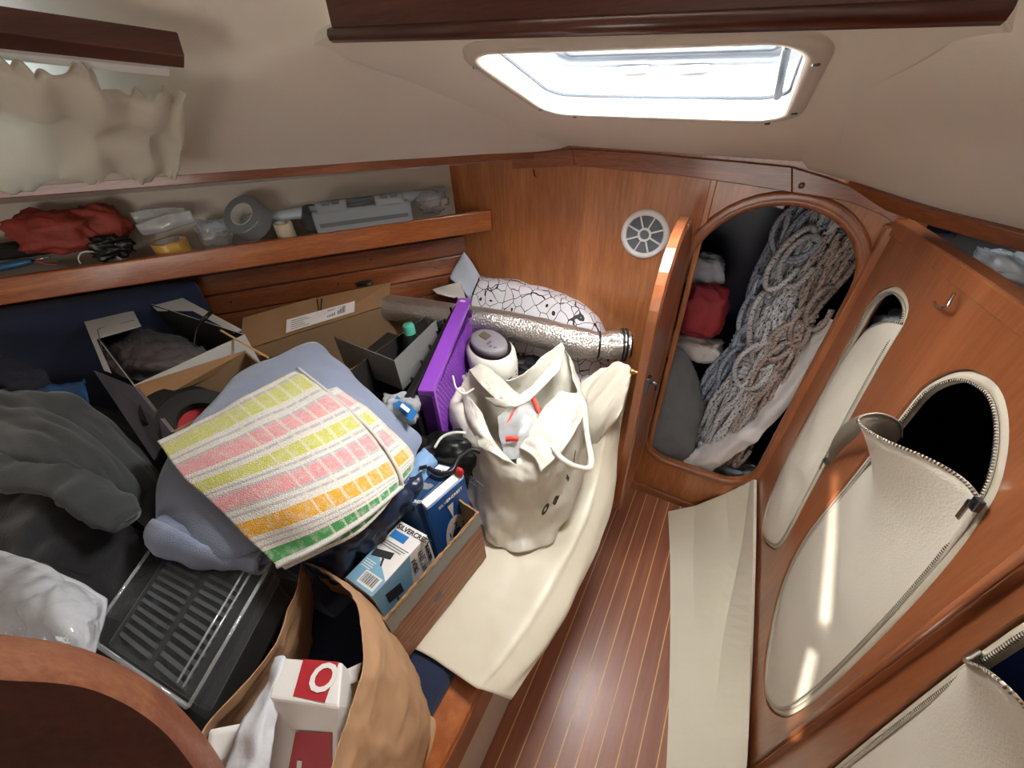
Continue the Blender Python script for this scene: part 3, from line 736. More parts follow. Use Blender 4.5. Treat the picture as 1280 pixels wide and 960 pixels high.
# ================================================================== inside the rope locker
def ropemat(name, c1, c2, wide=.16, turns=26, plait=120):
    """braided line: base colour with a helical row of darker tracer dashes, run along the strand"""
    m, n, l, b = newmat(name)
    def mth(op, a, bb=None, cc=None):
        t = n.new('ShaderNodeMath'); t.operation = op
        for k, v in enumerate((a, bb, cc)):
            if v is None: continue
            if isinstance(v, (int, float)): t.inputs[k].default_value = v
            else: l.new(v, t.inputs[k])
        return t.outputs[0]
    uv = n.new('ShaderNodeUVMap'); s_ = n.new('ShaderNodeSeparateXYZ'); l.new(uv.outputs[0], s_.inputs[0])
    hel = mth('FRACT', mth('MULTIPLY_ADD', s_.outputs['Y'], turns, s_.outputs['X']))
    row = mth('LESS_THAN', hel, wide); dash = mth('LESS_THAN', mth('FRACT', mth('MULTIPLY', s_.outputs['Y'], turns*2.3)), .55)
    mk = mth('MULTIPLY', row, dash)
    mx = n.new('ShaderNodeMix'); mx.data_type = 'RGBA'; mx.inputs[6].default_value = S(c1); mx.inputs[7].default_value = S(c2)
    l.new(mk, mx.inputs[0]); l.new(mx.outputs[2], b.inputs['Base Color']); b.inputs['Roughness'].default_value = .9
    br = mth('SINE', mth('MULTIPLY', mth('ADD', mth('MULTIPLY', s_.outputs['Y'], plait), mth('MULTIPLY', s_.outputs['X'], 2.0)), 6.28))
    bp = n.new('ShaderNodeBump'); bp.inputs['Strength'].default_value = .5; bp.inputs['Distance'].default_value = .002
    l.new(br, bp.inputs['Height']); l.new(bp.outputs[0], b.inputs['Normal'])
ropemat('rope_grey', (166, 176, 192), (52, 62, 92))
ropemat('rope_white', (194, 196, 198), (46, 54, 80))
ropemat('rope_check', (206, 204, 200), (20, 20, 26), .5, 40)
ropemat('rope_pink', (176, 160, 152), (84, 72, 76), .2)
def hank(label, T, B, width, n, wrapf, mat, r=.0078, seed=0, depth=.7, wraps=6, fan=1.2):
    rnd = random.Random(seed); T = V(T); B = V(B); ax = (B-T).normalized(); L = (B-T).length
    sx = V((1, 0, 0)); sx = (sx-ax*sx.dot(ax)).normalized(); sy = ax.cross(sx)
    t = thing('rope_hank', label, 'rope', tuple(B), 'coiled ropes hanging in the locker')
    b = MB()
    for k in range(n):
        a = rnd.uniform(0, 2*pi); rr = sqrt(rnd.random()); a2 = a+rnd.uniform(.3, .8)
        pts = []; ph = rnd.uniform(0, 6.28); top = rnd.uniform(-.02, .03); bot = rnd.uniform(.86, 1.0)
        m_ = 26
        for i in range(m_):
            f = i/(m_-1)*bot
            w = width*(1.0-.55*math.exp(-((f-wrapf)/.10)**2))*(.62+.5*min(1, f*1.6) if f > wrapf else .55+fan*.45*abs(f-wrapf)/max(.05, wrapf))
            ang = a+(a2-a)*f
            x = cos(ang)*rr*w; y = sin(ang)*rr*w*depth
            wob = .006*sin(ph+f*9)+.004*sin(ph*2+f*23)
            pts.append(T+ax*(L*f+top)+sx*(x+wob)+sy*(y+wob*.6))
        # bight at the bottom
        e = pts[-1]; nx = sx*(width*.22*rnd.choice((-1, 1)))
        pts += [e+ax*.02+nx*.35, e+ax*.026+nx, e+ax*.012+nx*1.6, e-ax*.05+nx*1.8]
        b.tube(spline(pts, 44), r, 6)
    st = b.build('strands', mat, t, smooth=True)
    if wraps:
        c = T+ax*L*wrapf; R_ = width*.46; path = []
        for i in range(wraps*14+1):
            a = 2*pi*i/14; path.append(c+ax*(r*2.0*(i/14-wraps/2))+sx*cos(a)*(R_+.004*sin(a*3))+sy*sin(a)*R_*depth)
        b = MB(); b.tube(path, r, 6); 
        q = path[-1]
        b.tube(spline([q, q+sx*.02+ax*.03-sy*.02, q+sx*.03-ax*.03-sy*.03, q-sx*.01-ax*.06-sy*.02, q-sx*.03-ax*.02-sy*.02, q-ax*.01], 30), r, 6)
        b.build('wrapping_turns', mat, t, smooth=True)
    if n > 15:
        b = MB()
        for k in range(5):      # loose bights thrown over the front of the hank
            f0 = rnd.uniform(.12, .5); c = T+ax*L*f0-sy*width*depth*(.9+.2*rnd.random())*(1 if sy.y > 0 else -1)+sx*rnd.uniform(-.6, .6)*width
            w = rnd.uniform(.4, .8)*width; h = rnd.uniform(.05, .11); a0 = rnd.uniform(-.6, .6)
            lp_ = [c+(sx*cos(q_)*w*cos(a0)-sx*sin(q_)*h*sin(a0)*.5)+ax*(sin(q_)*h+cos(q_)*w*sin(a0))-sy*.012*(1 if sy.y > 0 else -1)*sin(q_*2) for q_ in [2*pi*z_/22 for z_ in range(20)]]
            b.tube(spline(lp_, 44), r, 6)
        b.build('loose_turns', mat, t, smooth=True)
    return t
def yb(x, y, Y): return py(x, y, Y)
hank('long grey rope hank hanging at the far left of the locker ropes', yb(1012, 262, 1.50), yb(848, 580, 1.40), .058, 20, .40, 'rope_grey', seed=1, r=.009)
hank('thick grey flecked rope hank with wound turns in the locker middle', yb(1030, 258, 1.42), yb(872, 592, 1.34), .066, 24, .50, 'rope_white', seed=2, r=.009, wraps=7)
hank('thin black and white checked line hank among the locker ropes', yb(1052, 262, 1.44), yb(864, 572, 1.40), .03, 9, .15, 'rope_check', r=.0065, seed=3, wraps=4)
hank('brownish rope hank against the right side of the locker', yb(1066, 290, 1.38), yb(900, 585, 1.33), .05, 16, .30, 'rope_pink', seed=4, r=.008)
hank('loose grey rope tangle at the top of the locker', yb(1030, 250, 1.46), yb(975, 372, 1.42), .085, 22, .9, 'rope_grey', seed=5, wraps=0, fan=1.7, r=.0085)
hank('white flecked rope bundle below the wound turns in the locker', yb(990, 392, 1.36), yb(888, 578, 1.34), .05, 14, .12, 'rope_white', seed=9, wraps=7, r=.0085)
# soft bags and cloth in the locker
plain('red_cloth', (150, 44, 52), .7, bump=.5, bscale=40, var=.1)
plain('grey_cloth', (104, 108, 110), .85, bump=.3, bscale=60)
plain('sail_white', (214, 210, 208), .6, bump=.35, bscale=40)
plain('sail_blue', (196, 206, 220), .6, bump=.3, bscale=40)
def blob(name, c, size, mat, label, cat, seed=0, amp=.3, rot=0, group=None, fr=2.2, sq=.7):
    b = MB(); nu, nv = 36, 22; P = []
    c = V(c); size = V(size); Rz = Matrix.Rotation(rot, 3, 'Z')
    for j in range(nv):
        th = pi*(j+.02)/(nv-1+.04); row = []
        for i in range(nu):
            ph = 2*pi*i/nu
            d = V((sin(th)*cos(ph), sin(th)*sin(ph), cos(th)))
            e = V((math.copysign(abs(d.x)**sq, d.x), math.copysign(abs(d.y)**sq, d.y), math.copysign(abs(d.z)**sq, d.z)))
            h = 1+amp*(noise.fractal(d*fr+V((seed*5.1, 0, 0)), 1, 2, 3))-amp*.5*abs(noise.noise(d*fr*2+V((0, seed*3.3, 0))))
            row.append(c+Rz @ V((e.x*size.x*h, e.y*size.y*h, e.z*size.z*h)))
        P.append(row)
    b.grid(P, closed_u=True)
    o = b.build(name, mat, None, smooth=True)
    if label: tag(o, label, cat, group)
    return o
blob('red_bag', yb(878, 388, 1.46), (.085, .08, .10), 'red_cloth', 'dark red fabric bag in the rope locker', 'bag', 2, .25)
blob('white_bag', yb(880, 338, 1.54), (.07, .05, .06), 'sail_blue', 'pale cloth bundle behind the red bag in the locker', 'cloth', 3)
blob('white_cloth', yb(862, 432, 1.50), (.12, .07, .05), 'sail_white', 'white cloth bundle under the red bag in the locker', 'cloth', 4)
g = [[yb(842, 430, 1.36), yb(856, 440, 1.37), yb(872, 470, 1.38), yb(880, 510, 1.38)], [yb(832, 460, 1.30), yb(846, 480, 1.31), yb(866, 500, 1.33), yb(876, 530, 1.34)],
     [yb(822, 500, 1.27), yb(838, 515, 1.27), yb(860, 525, 1.30), yb(872, 545, 1.32)], [yb(812, 540, 1.255), yb(826, 552, 1.255), yb(848, 560, 1.27), yb(866, 570, 1.30)], [yb(808, 575, 1.255), yb(822, 585, 1.255), yb(846, 588, 1.26), yb(862, 590, 1.28)]]
tag(MB().grid(wrinkle(patch(g, 30, 40), .014, 12, 6)).build('grey_tarpaulin', 'grey_cloth', None, smooth=True, solid=.003), 'dark grey tarpaulin bundle at the lower left of the locker', 'cloth')
blob('grey_pad', yb(838, 525, 1.42), (.09, .08, .12), 'grey_cloth', 'grey padded bag low down in the locker behind the tarpaulin', 'bag', 7, .2)
g = [[yb(835, 578, 1.27), yb(880, 560, 1.29), yb(950, 515, 1.30), yb(1010, 425, 1.30), yb(1040, 370, 1.31)], [yb(855, 582, 1.262), yb(895, 570, 1.268), yb(962, 525, 1.275), yb(1018, 440, 1.275), yb(1046, 390, 1.28)],
     [yb(880, 585, 1.262), yb(905, 578, 1.265), yb(955, 550, 1.27), yb(1012, 470, 1.27), yb(1048, 420, 1.28)]]
g = [[yb(838, 580, 1.29), yb(880, 556, 1.32), yb(940, 518, 1.34), yb(1000, 440, 1.35), yb(1030, 400, 1.36)], [yb(850, 586, 1.265), yb(895, 570, 1.27), yb(958, 520, 1.28), yb(1004, 462, 1.285), yb(1040, 400, 1.30)], [yb(885, 590, 1.262), yb(910, 576, 1.27), yb(950, 545, 1.275), yb(1000, 490, 1.28), yb(1046, 420, 1.28)]]
tag(MB().grid(wrinkle(patch(g, 44, 16), .02, 12, 9)).build('sailcloth', 'sail_white', None, smooth=True, solid=.003), 'crumpled white sailcloth along the lower right of the locker', 'cloth')
blob('pale_bundle', wpt(.10, .98, -.10), (.06, .10, .05), 'sail_blue', 'pale bundle glimpsed through the opening of the narrow cover', 'bundle', 12, .3)
blob('dark_rope_pile', yb(915, 585, 1.36), (.09, .06, .06), 'rope_grey', 'dark rope tangle on the locker floor', 'rope', 5, .4)

# ================================================================== things on the shelf
def so(x, y, off): return pp(x, y, SA+LN*off, LN)          # a point standing off the hull lining
def sfoot(x, y, off, z=1.136): p = so(x, y, off); return V((p.x, p.y, z))
def depth(p): return (p-EYE).dot(CF)
plain('duct_tape', (120, 124, 128), .35, bump=.1, bscale=200)
plain('tape_dark', (62, 66, 70), .35)
plain('cardboard_core', (206, 200, 192), .7)
plain('gold_tape', (206, 160, 76), .25, coat=.6, var=.1, vscale=40)
plain('cream_tape', (206, 194, 166), .5)
plain('case_grey', (136, 142, 146), .45)
plain('case_dark', (92, 96, 100), .5)
plain('pipe_white', (196, 208, 220), .3)
plain('red_net', (150, 58, 44), .6, bump=.8, bscale=60, var=.25, vscale=30)
plain('cable_black', (16, 16, 18), .35)
plain('cable_grey', (140, 144, 150), .45)
plain('cable_white', (222, 220, 214), .4)
plain('tool_blue', (40, 92, 130), .35)
plain('pink_wire', (176, 70, 84), .5)
clear('film', fac=.10, rough=.06, bump=.6, bscale=40)
clear('film_milky', fac=.42, rough=.12, bump=.5, bscale=30)
clear('film_clear', fac=.015, rough=.04, bump=.25, bscale=22, gloss=.2)
def tape_roll(label, c, axis, ro, ri, w, mat, core='cardboard_core'):
    axis = V(axis).normalized(); M = Matrix.Translation(c) @ axis.to_track_quat('Z', 'Y').to_matrix().to_4x4()
    t = thing('tape_roll', label, 'tape', tuple(c-V((0, 0, ro*.8))), 'rolls of tape on the shelf')
    MB().lathe([(ri, -w/2), (ro-.002, -w/2), (ro, -w/2+.002), (ro, w/2-.002), (ro-.002, w/2), (ri, w/2)], 40, M, closed=True).build('tape', mat, t, smooth=False)
    MB().lathe([(ri-.003, -w/2), (ri, -w/2), (ri, w/2), (ri-.003, w/2)], 32, M, closed=True).build('core', core, t, smooth=False)
    return t
face = lambda p: (EYE-p).normalized()
c = so(310, 273, .055); tape_roll('large grey duct tape roll tilted on the shelf, its white core showing', c, face(c)*.8-CX*.5-CD*.35, .062, .036, .05, 'duct_tape')
c = sfoot(357, 290, .05)+V((0, 0, .035)); tape_roll('small cream tape roll between the grey tape rolls on the shelf', c, (.05, 0, 1), .028, .019, .068, 'cream_tape')
c = so(398, 274, .03); tape_roll('dark grey tape roll half hidden behind the grey tool case', c, face(c)*.3+V((.2, .3, .8)), .05, .034, .05, 'tape_dark', 'case_dark')
c = sfoot(210, 300, .040)+V((0, 0, .03)); tape_roll('shiny gold parcel tape roll lying flat on the shelf', c, (.03, -.02, 1), .047, .034, .055, 'gold_tape')
# grey moulded tool case
c0_ = sfoot(398, 290, .062); c1_ = sfoot(514, 262, .062); ax = (c1_-c0_).normalized(); Lc_ = (c1_-c0_).length; cen = (c0_+c1_)/2
M3 = Matrix((ax, V((-ax.y, ax.x, 0)), V((0, 0, 1)))).transposed()
tcs = thing('tool_case', 'grey moulded plastic tool case with a carrying handle on the shelf', 'case', tuple(cen))
tilt = M3 @ Matrix.Rotation(radians(-8), 3, 'X')
MB().box(cen+V((0, 0, .045)), (Lc_, .07, .09), tilt).build('body', 'case_grey', tcs, bevel=.008)
for s_ in (-1, 1):
    q = MB().box(cen+ax*s_*Lc_*.29+V((0, 0, .098)), (Lc_*.30, .06, .035), tilt).build('shoulder', 'case_grey', tcs, bevel=.006)
    for k in (-.25, .25):
        MB().box(cen+ax*(s_*Lc_*.29+k*Lc_*.2)+V((0, 0, .112))-V((-ax.y, ax.x, 0))*.012, (.022, .05, .012), tilt).build('latch', 'case_dark', q, bevel=.002)
MB().box(cen+V((0, 0, .108))-V((-ax.y, ax.x, 0))*.0, (Lc_*.42, .022, .014), tilt).build('handle', 'case_dark', tcs, bevel=.005)
MB().box(cen+V((0, 0, .052))-M3 @ V((0, .037, 0)), (Lc_*.9, .004, .012), tilt).build('rim_seam', 'case_dark', tcs)
# white pipe lying at the back
p0, p1 = so(250, 285, .022), so(557, 240, .012)
pt = MB().tube([p0, p1], .017, 16).build('white_pipe', 'pipe_white', None, smooth=True); tag(pt, 'long pale plastic pipe lying behind the tape rolls on the shelf', 'pipe')
def film_bag(name, label, px_c, off, size, mat, seed, z=None, cat='bag', rot=0):
    p = so(px_c[0], px_c[1], off)
    return blob(name, p, size, mat, label, cat, seed, .26, rot, fr=2.2, sq=.85)
film_bag('clear_bag', 'crumpled clear plastic bag at the far end of the shelf', (540, 252), .05, (.055, .04, .035), 'film', 21, rot=.7)
film_bag('clear_bag', 'crumpled clear plastic bag between the gold and grey tape rolls', (268, 292), .055, (.045, .035, .04), 'film', 22, rot=.7)
film_bag('red_mesh_bag', 'crumpled rusty red plastic bag at the near end of the shelf', (72, 290), .045, (.10, .05, .055), 'red_net', 23, rot=.85)
film_bag('red_sheet', 'dark red crumpled plastic sheet on the shelf beneath the curtain', (128, 280), .03, (.06, .03, .05), 'red_net', 24, rot=.85)
# pale packets behind the gold roll
for k, (x0, y0, x1, y1, off, lab) in enumerate(((168, 275, 235, 268, .02, 'long clear plastic packet lying behind the gold tape'), (175, 290, 242, 272, .055, 'flat white edged packet leaning over the gold tape'))):
    a, b = so(x0, y0, off), so(x1, y1, off); d = (b-a).normalized(); u = V((0, 0, 1))
    tag(MB().grid(wrinkle(patch([[a+u*.02, a.lerp(b, .5)+u*.026, b+u*.02], [a, a.lerp(b, .5)+LN*.012, b], [a-u*.012-LN*.01, a.lerp(b, .5)-u*.014, b-u*.01-LN*.01]], 24, 10), .004, 25, k)).build('packet', 'film_milky', None, smooth=True, solid=.006), lab, 'packet', 'packets on the shelf')
blob('cable_tangle', so(138, 308, .06), (.05, .03, .03), 'cable_black', 'tangle of black cable wrapped in film on the shelf', 'cable', 31, .5, .8)
wc = [so(101, 330, .075), so(98, 322, .075), so(104, 315, .075), so(122, 315, .075), so(140, 318, .075), so(152, 325, .075)]
tag(MB().tube(spline(wc, 26), .0022, 6).build('white_wire', 'cable_white', None, smooth=True), 'thin white wire loop in front of the black cable tangle', 'wire')
tag(MB().tube(spline([so(44, 326, .07), so(58, 330, .072), so(72, 331, .07)], 12), .0025, 6).build('pink_wire', 'pink_wire', None, smooth=True), 'short pink wire beside the blue handle on the shelf', 'wire')
bt = thing('screwdriver', 'blue handled tool lying at the near end of the shelf', 'tool', tuple(so(20, 335, .07)))
a, b = so(-40, 342, .07), so(40, 326, .07)
MB().tube([a, a.lerp(b, .1), a.lerp(b, .8), a.lerp(b, .95), b], [.008, .011, .011, .008, .006], 10).build('handle', 'tool_blue', bt, smooth=True)
MB().tube([b, so(62, 321, .07)], .003, 8).build('shaft', 'steel', bt, smooth=True)
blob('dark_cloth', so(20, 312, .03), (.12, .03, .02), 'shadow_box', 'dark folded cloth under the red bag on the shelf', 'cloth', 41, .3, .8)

# something in clear film on the shelf above the right wall
blob('clear_wrap', pp(1275, 350, WA+WN*-.10, WN), (.06, .10, .03), 'film_milky', 'crumpled clear plastic on the shelf above the right wall', 'bag', 51, .4)

# ================================================================== foreground partition
PX = -.34
out_px = [(-420, 745), (-120, 780), (0, 797), (70, 806), (130, 825), (190, 858), (235, 900), (268, 942), (292, 985), (325, 1060)]
in_px = [(-420, 812), (-120, 838), (0, 850), (70, 854), (120, 864), (170, 888), (210, 920), (240, 958), (258, 990), (280, 1060)]
ip = spline([pxx(x, y, PX) for x, y in in_px], 40); op = spline([pxx(x, y, PX-.05) for x, y in out_px], 40)
wood('edge_wood', (112, 60, 40), (130, 74, 50), (152, 102, 66), (14, 14, 6), rough=.5, coat=.1, rings=1)
pa = root('wall_partition'); struct(pa, 'curved brown wooden doorway edge close to the viewer at bottom left', 'partition')
foot_i = V((PX, ip[-1].y, .0)); foot_o = V((PX-.05, op[-1].y, .0))
ip2 = ip+[foot_i]; op2 = op+[foot_o]
B6 = V((0, -.7, 0))
MB().grid([ip2, [p+B6 for p in ip2]]).build('face', 'partition_wood', pa)
MB().grid([op2, [p+B6 for p in op2]]).build('face', 'partition_wood', pa)
md_ = lambda t, h: [a.lerp(b_, t)+V((0, h, h*.5)) for a, b_ in zip(ip2, op2)]
MB().grid([ip2, md_(.06, .003), md_(.25, .006), md_(.75, .006), md_(.94, .003), op2]).build('rounded_edge', 'edge_wood', pa, smooth=True)

# ================================================================== the pile on the bunk
plain('card_brown', (150, 112, 76), .8, bump=.15, bscale=90, var=.08, vscale=14)
plain('card_inner', (136, 108, 78), .85, bump=.15, bscale=90, var=.08, vscale=12)
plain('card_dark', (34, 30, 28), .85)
plain('card_white', (196, 194, 188), .7, var=.05)
plain('card_purple', (104, 104, 120), .6, var=.08)
plain('label_white', (226, 218, 214), .6)
plain('ink', (34, 34, 38), .7)
plain('ink_grey', (96, 98, 104), .7)
plain('ink_red', (168, 30, 40), .6)
plain('cream_sheet', (212, 204, 184), .38, bump=.05, bscale=40, spec=.5)
plain('fleece', (52, 57, 59), .95, bump=.3, bscale=300, sheen=.3)
plain('black_cloth', (26, 26, 32), .95, bump=.3, bscale=200, sheen=.2)
plain('blanket', (128, 138, 162), .95, bump=.5, bscale=500, sheen=.4)
plain('navy_film', (26, 40, 66), .3, bump=.3, bscale=30)
plain('purple_plastic', (132, 66, 174), .38)
plain('purple_dark', (78, 36, 110), .45)
plain('panel_black', (22, 20, 24), .4)
plain('appliance_white', (232, 228, 216), .35)
plain('appliance_grey', (128, 124, 130), .4)
plain('appliance_mauve', (112, 100, 118), .45)
plain('lcd', (96, 84, 70), .2)
plain('carrier_film', (210, 206, 192), .35, bump=.12, bscale=25)
plain('kraft', (170, 132, 98), .75, bump=.25, bscale=40, var=.06, vscale=12)
plain('box_grey', (138, 136, 134), .4, bump=.05)
plain('bottle_dark', (24, 34, 32), .2)
plain('cap_teal', (84, 176, 152), .4)
plain('blue_box', (34, 84, 150), .4)
plain('blue_deep', (26, 62, 100), .4)
plain('blue_light', (122, 168, 196), .45)
plain('blue_mid', (40, 112, 176), .45)
plain('shirt_blue', (120, 156, 196), .6, bump=.3, bscale=40)
plain('paper_white', (226, 222, 218), .55)
plain('blue_sack', (30, 82, 132), .45, bump=.5, bscale=40)
plain('dark_blue_cloth', (44, 48, 64), .9, var=.2, vscale=20)
plain('red_zip', (214, 58, 46), .5)
# crinkled aluminium foil
m_, n_, l_, b_ = newmat('foil')
b_.inputs['Metallic'].default_value = .92; b_.inputs['Roughness'].default_value = .3; b_.inputs['Base Color'].default_value = S((226, 222, 216))
tc = n_.new('ShaderNodeTexCoord'); t1 = n_.new('ShaderNodeTexVoronoi'); t1.inputs['Scale'].default_value = 170; t2 = n_.new('ShaderNodeTexNoise'); t2.inputs['Scale'].default_value = 24
bp = n_.new('ShaderNodeBump'); bp.inputs['Strength'].default_value = .9; bp.inputs['Distance'].default_value = .003
ad = n_.new('ShaderNodeMath'); l_.new(tc.outputs['Object'], t1.inputs['Vector']); l_.new(tc.outputs['Object'], t2.inputs['Vector']); l_.new(t1.outputs['Distance'], ad.inputs[0]); l_.new(t2.outputs['Fac'], ad.inputs[1]); l_.new(ad.outputs[0], bp.inputs['Height']); l_.new(bp.outputs[0], b_.inputs['Normal'])
# white cloth printed with loose black loops
m_, n_, l_, b_ = newmat('loop_print'); b_.inputs['Roughness'].default_value = .6
tc = n_.new('ShaderNodeTexCoord'); nz = n_.new('ShaderNodeTexNoise'); nz.inputs['Scale'].default_value = 14
va = n_.new('ShaderNodeVectorMath'); va.operation = 'SCALE'; va.inputs['Scale'].default_value = .03
v2 = n_.new('ShaderNodeVectorMath'); v2.operation = 'ADD'
l_.new(tc.outputs['Object'], nz.inputs['Vector']); l_.new(nz.outputs['Color'], va.inputs[0]); l_.new(tc.outputs['Object'], v2.inputs[0]); l_.new(va.outputs[0], v2.inputs[1])
vo = n_.new('ShaderNodeTexVoronoi'); vo.feature = 'DISTANCE_TO_EDGE'; vo.inputs['Scale'].default_value = 23; l_.new(v2.outputs[0], vo.inputs['Vector'])
lt = n_.new('ShaderNodeMath'); lt.operation = 'LESS_THAN'; lt.inputs[1].default_value = .024; l_.new(vo.outputs['Distance'], lt.inputs[0])
vf = n_.new('ShaderNodeTexVoronoi'); vf.inputs['Scale'].default_value = 23; l_.new(v2.outputs[0], vf.inputs['Vector'])
l2 = n_.new('ShaderNodeMath'); l2.operation = 'LESS_THAN'; l2.inputs[1].default_value = .16; l_.new(vf.outputs['Distance'], l2.inputs[0])
sp_ = n_.new('ShaderNodeSeparateColor'); l_.new(vf.outputs['Color'], sp_.inputs[0]); l3 = n_.new('ShaderNodeMath'); l3.operation = 'GREATER_THAN'; l3.inputs[1].default_value = .62; l_.new(sp_.outputs[0], l3.inputs[0])
l4 = n_.new('ShaderNodeMath'); l4.operation = 'MULTIPLY'; l_.new(l2.outputs[0], l4.inputs[0]); l_.new(l3.outputs[0], l4.inputs[1])
l5 = n_.new('ShaderNodeMath'); l5.operation = 'MAXIMUM'; l_.new(lt.outputs[0], l5.inputs[0]); l_.new(l4.outputs[0], l5.inputs[1])
mx = n_.new('ShaderNodeMix'); mx.data_type = 'RGBA'; mx.inputs[6].default_value = S((228, 226, 232)); mx.inputs[7].default_value = S((26, 26, 32)); l_.new(l5.outputs[0], mx.inputs[0]); l_.new(mx.outputs[2], b_.inputs['Base Color'])
# terry towel with coloured checks, laid out along the cloth's own u and v
m_, n_, l_, b_ = newmat('check_towel'); b_.inputs['Roughness'].default_value = .95; b_.inputs['Sheen Weight'].default_value = .3
uv = n_.new('ShaderNodeUVMap'); sx_ = n_.new('ShaderNodeSeparateXYZ'); l_.new(uv.outputs[0], sx_.inputs[0])
rp = n_.new('ShaderNodeValToRGB'); rp.color_ramp.interpolation = 'CONSTANT'; l_.new(sx_.outputs['Y'], rp.inputs[0])
Wh, Gy, Yg, Pk, Og, Gn = (226, 220, 210), (186, 184, 188), (206, 206, 104), (228, 158, 160), (226, 168, 50), (70, 152, 84)
stops = [(0, Wh), (.02, Gy), (.035, Yg), (.115, Wh), (.14, Gy), (.15, Wh), (.175, Gy), (.185, Pk), (.265, Wh), (.285, Gy), (.30, Wh), (.325, Yg), (.40, Wh), (.42, Gy), (.435, Wh), (.455, Gy), (.47, Pk), (.56, Gy), (.575, Wh), (.60, Gy), (.615, Wh), (.655, Og), (.755, Wh), (.785, Gy), (.80, Wh), (.83, Gy), (.845, Wh), (.872, Gn), (.965, Wh)]
E_ = rp.color_ramp.elements
E_[0].position = 0; E_[0].color = S(Wh); E_[1].position = stops[1][0]; E_[1].color = S(stops[1][1])
for p_, c_ in stops[2:]:
    k = E_.new(p_); k.color = S(c_)
rq = n_.new('ShaderNodeValToRGB'); rq.color_ramp.interpolation = 'CONSTANT'; l_.new(sx_.outputs['X'], rq.inputs[0])
E2 = rq.color_ramp.elements; E2[0].color = (0, 0, 0, 1); E2[1].position = .45; E2[1].color = (1, 1, 1, 1)
for p_, c_ in ((.465, 0), (.54, 1), (.555, 0), (.63, 1), (.65, 0), (.72, 1), (.735, 0), (.80, 1), (.82, 0), (.88, 1), (.895, 0), (.965, 1)):
    k = E2.new(p_); k.color = (c_, c_, c_, 1)
mx = n_.new('ShaderNodeMix'); mx.data_type = 'RGBA'; l_.new(rq.outputs[0], mx.inputs[0]); l_.new(rp.outputs[0], mx.inputs[6]); mx.inputs[7].default_value = S((226, 220, 208))
mm = n_.new('ShaderNodeMath'); mm.operation = 'MULTIPLY'; mm.inputs[1].default_value = .6; l_.new(rq.outputs[0], mm.inputs[0]); l_.new(mm.outputs[0], mx.inputs[0])
tc = n_.new('ShaderNodeTexCoord'); nz = n_.new('ShaderNodeTexNoise'); nz.inputs['Scale'].default_value = 420; nz.inputs['Detail'].default_value = 2; l_.new(tc.outputs['Object'], nz.inputs['Vector'])
mr = n_.new('ShaderNodeMapRange'); mr.inputs[1].default_value = .3; mr.inputs[2].default_value = .7; mr.inputs[3].default_value = .8; mr.inputs[4].default_value = 1.12; l_.new(nz.outputs['Fac'], mr.inputs[0])
m3 = n_.new('ShaderNodeMix'); m3.data_type = 'RGBA'; m3.blend_type = 'MULTIPLY'; m3.inputs[0].default_value = 1; nw = n_.new('ShaderNodeTexNoise'); nw.inputs['Scale'].default_value = 90; nw.inputs['Detail'].default_value = 4; l_.new(tc.outputs['Object'], nw.inputs['Vector'])
mw = n_.new('ShaderNodeMapRange'); mw.inputs[1].default_value = .45; mw.inputs[2].default_value = .75; mw.inputs[4].default_value = .6; l_.new(nw.outputs['Fac'], mw.inputs[0])
mf = n_.new('ShaderNodeMix'); mf.data_type = 'RGBA'; l_.new(mw.outputs[0], mf.inputs[0]); l_.new(mx.outputs[2], mf.inputs[6]); mf.inputs[7].default_value = S((216, 211, 203))
l_.new(mf.outputs[2], m3.inputs[6]); l_.new(mr.outputs[0], m3.inputs[7]); l_.new(m3.outputs[2], b_.inputs['Base Color'])
bp = n_.new('ShaderNodeBump'); bp.inputs['Strength'].default_value = .8; bp.inputs['Distance'].default_value = .003; l_.new(nz.outputs['Fac'], bp.inputs['Height']); l_.new(bp.outputs[0], b_.inputs['Normal'])
plain('towel_back', (206, 204, 200), .95, bump=.6, bscale=420)
# worn printed cardboard
m_, n_, l_, b_ = newmat('card_printed'); b_.inputs['Roughness'].default_value = .8
tc = n_.new('ShaderNodeTexCoord'); mp = n_.new('ShaderNodeMapping'); mp.inputs['Scale'].default_value = (6, 3, 70); l_.new(tc.outputs['Object'], mp.inputs[0])
nz = n_.new('ShaderNodeTexNoise'); nz.inputs['Scale'].default_value = 2.2; nz.inputs['Detail'].default_value = 6; l_.new(mp.outputs[0], nz.inputs['Vector'])
rp = n_.new('ShaderNodeValToRGB'); e = rp.color_ramp.elements; e[0].position = .42; e[0].color = S((158, 124, 96)); e[1].position = .60; e[1].color = S((146, 92, 76)); l_.new(nz.outputs['Fac'], rp.inputs[0]); l_.new(rp.outputs[0], b_.inputs['Base Color'])

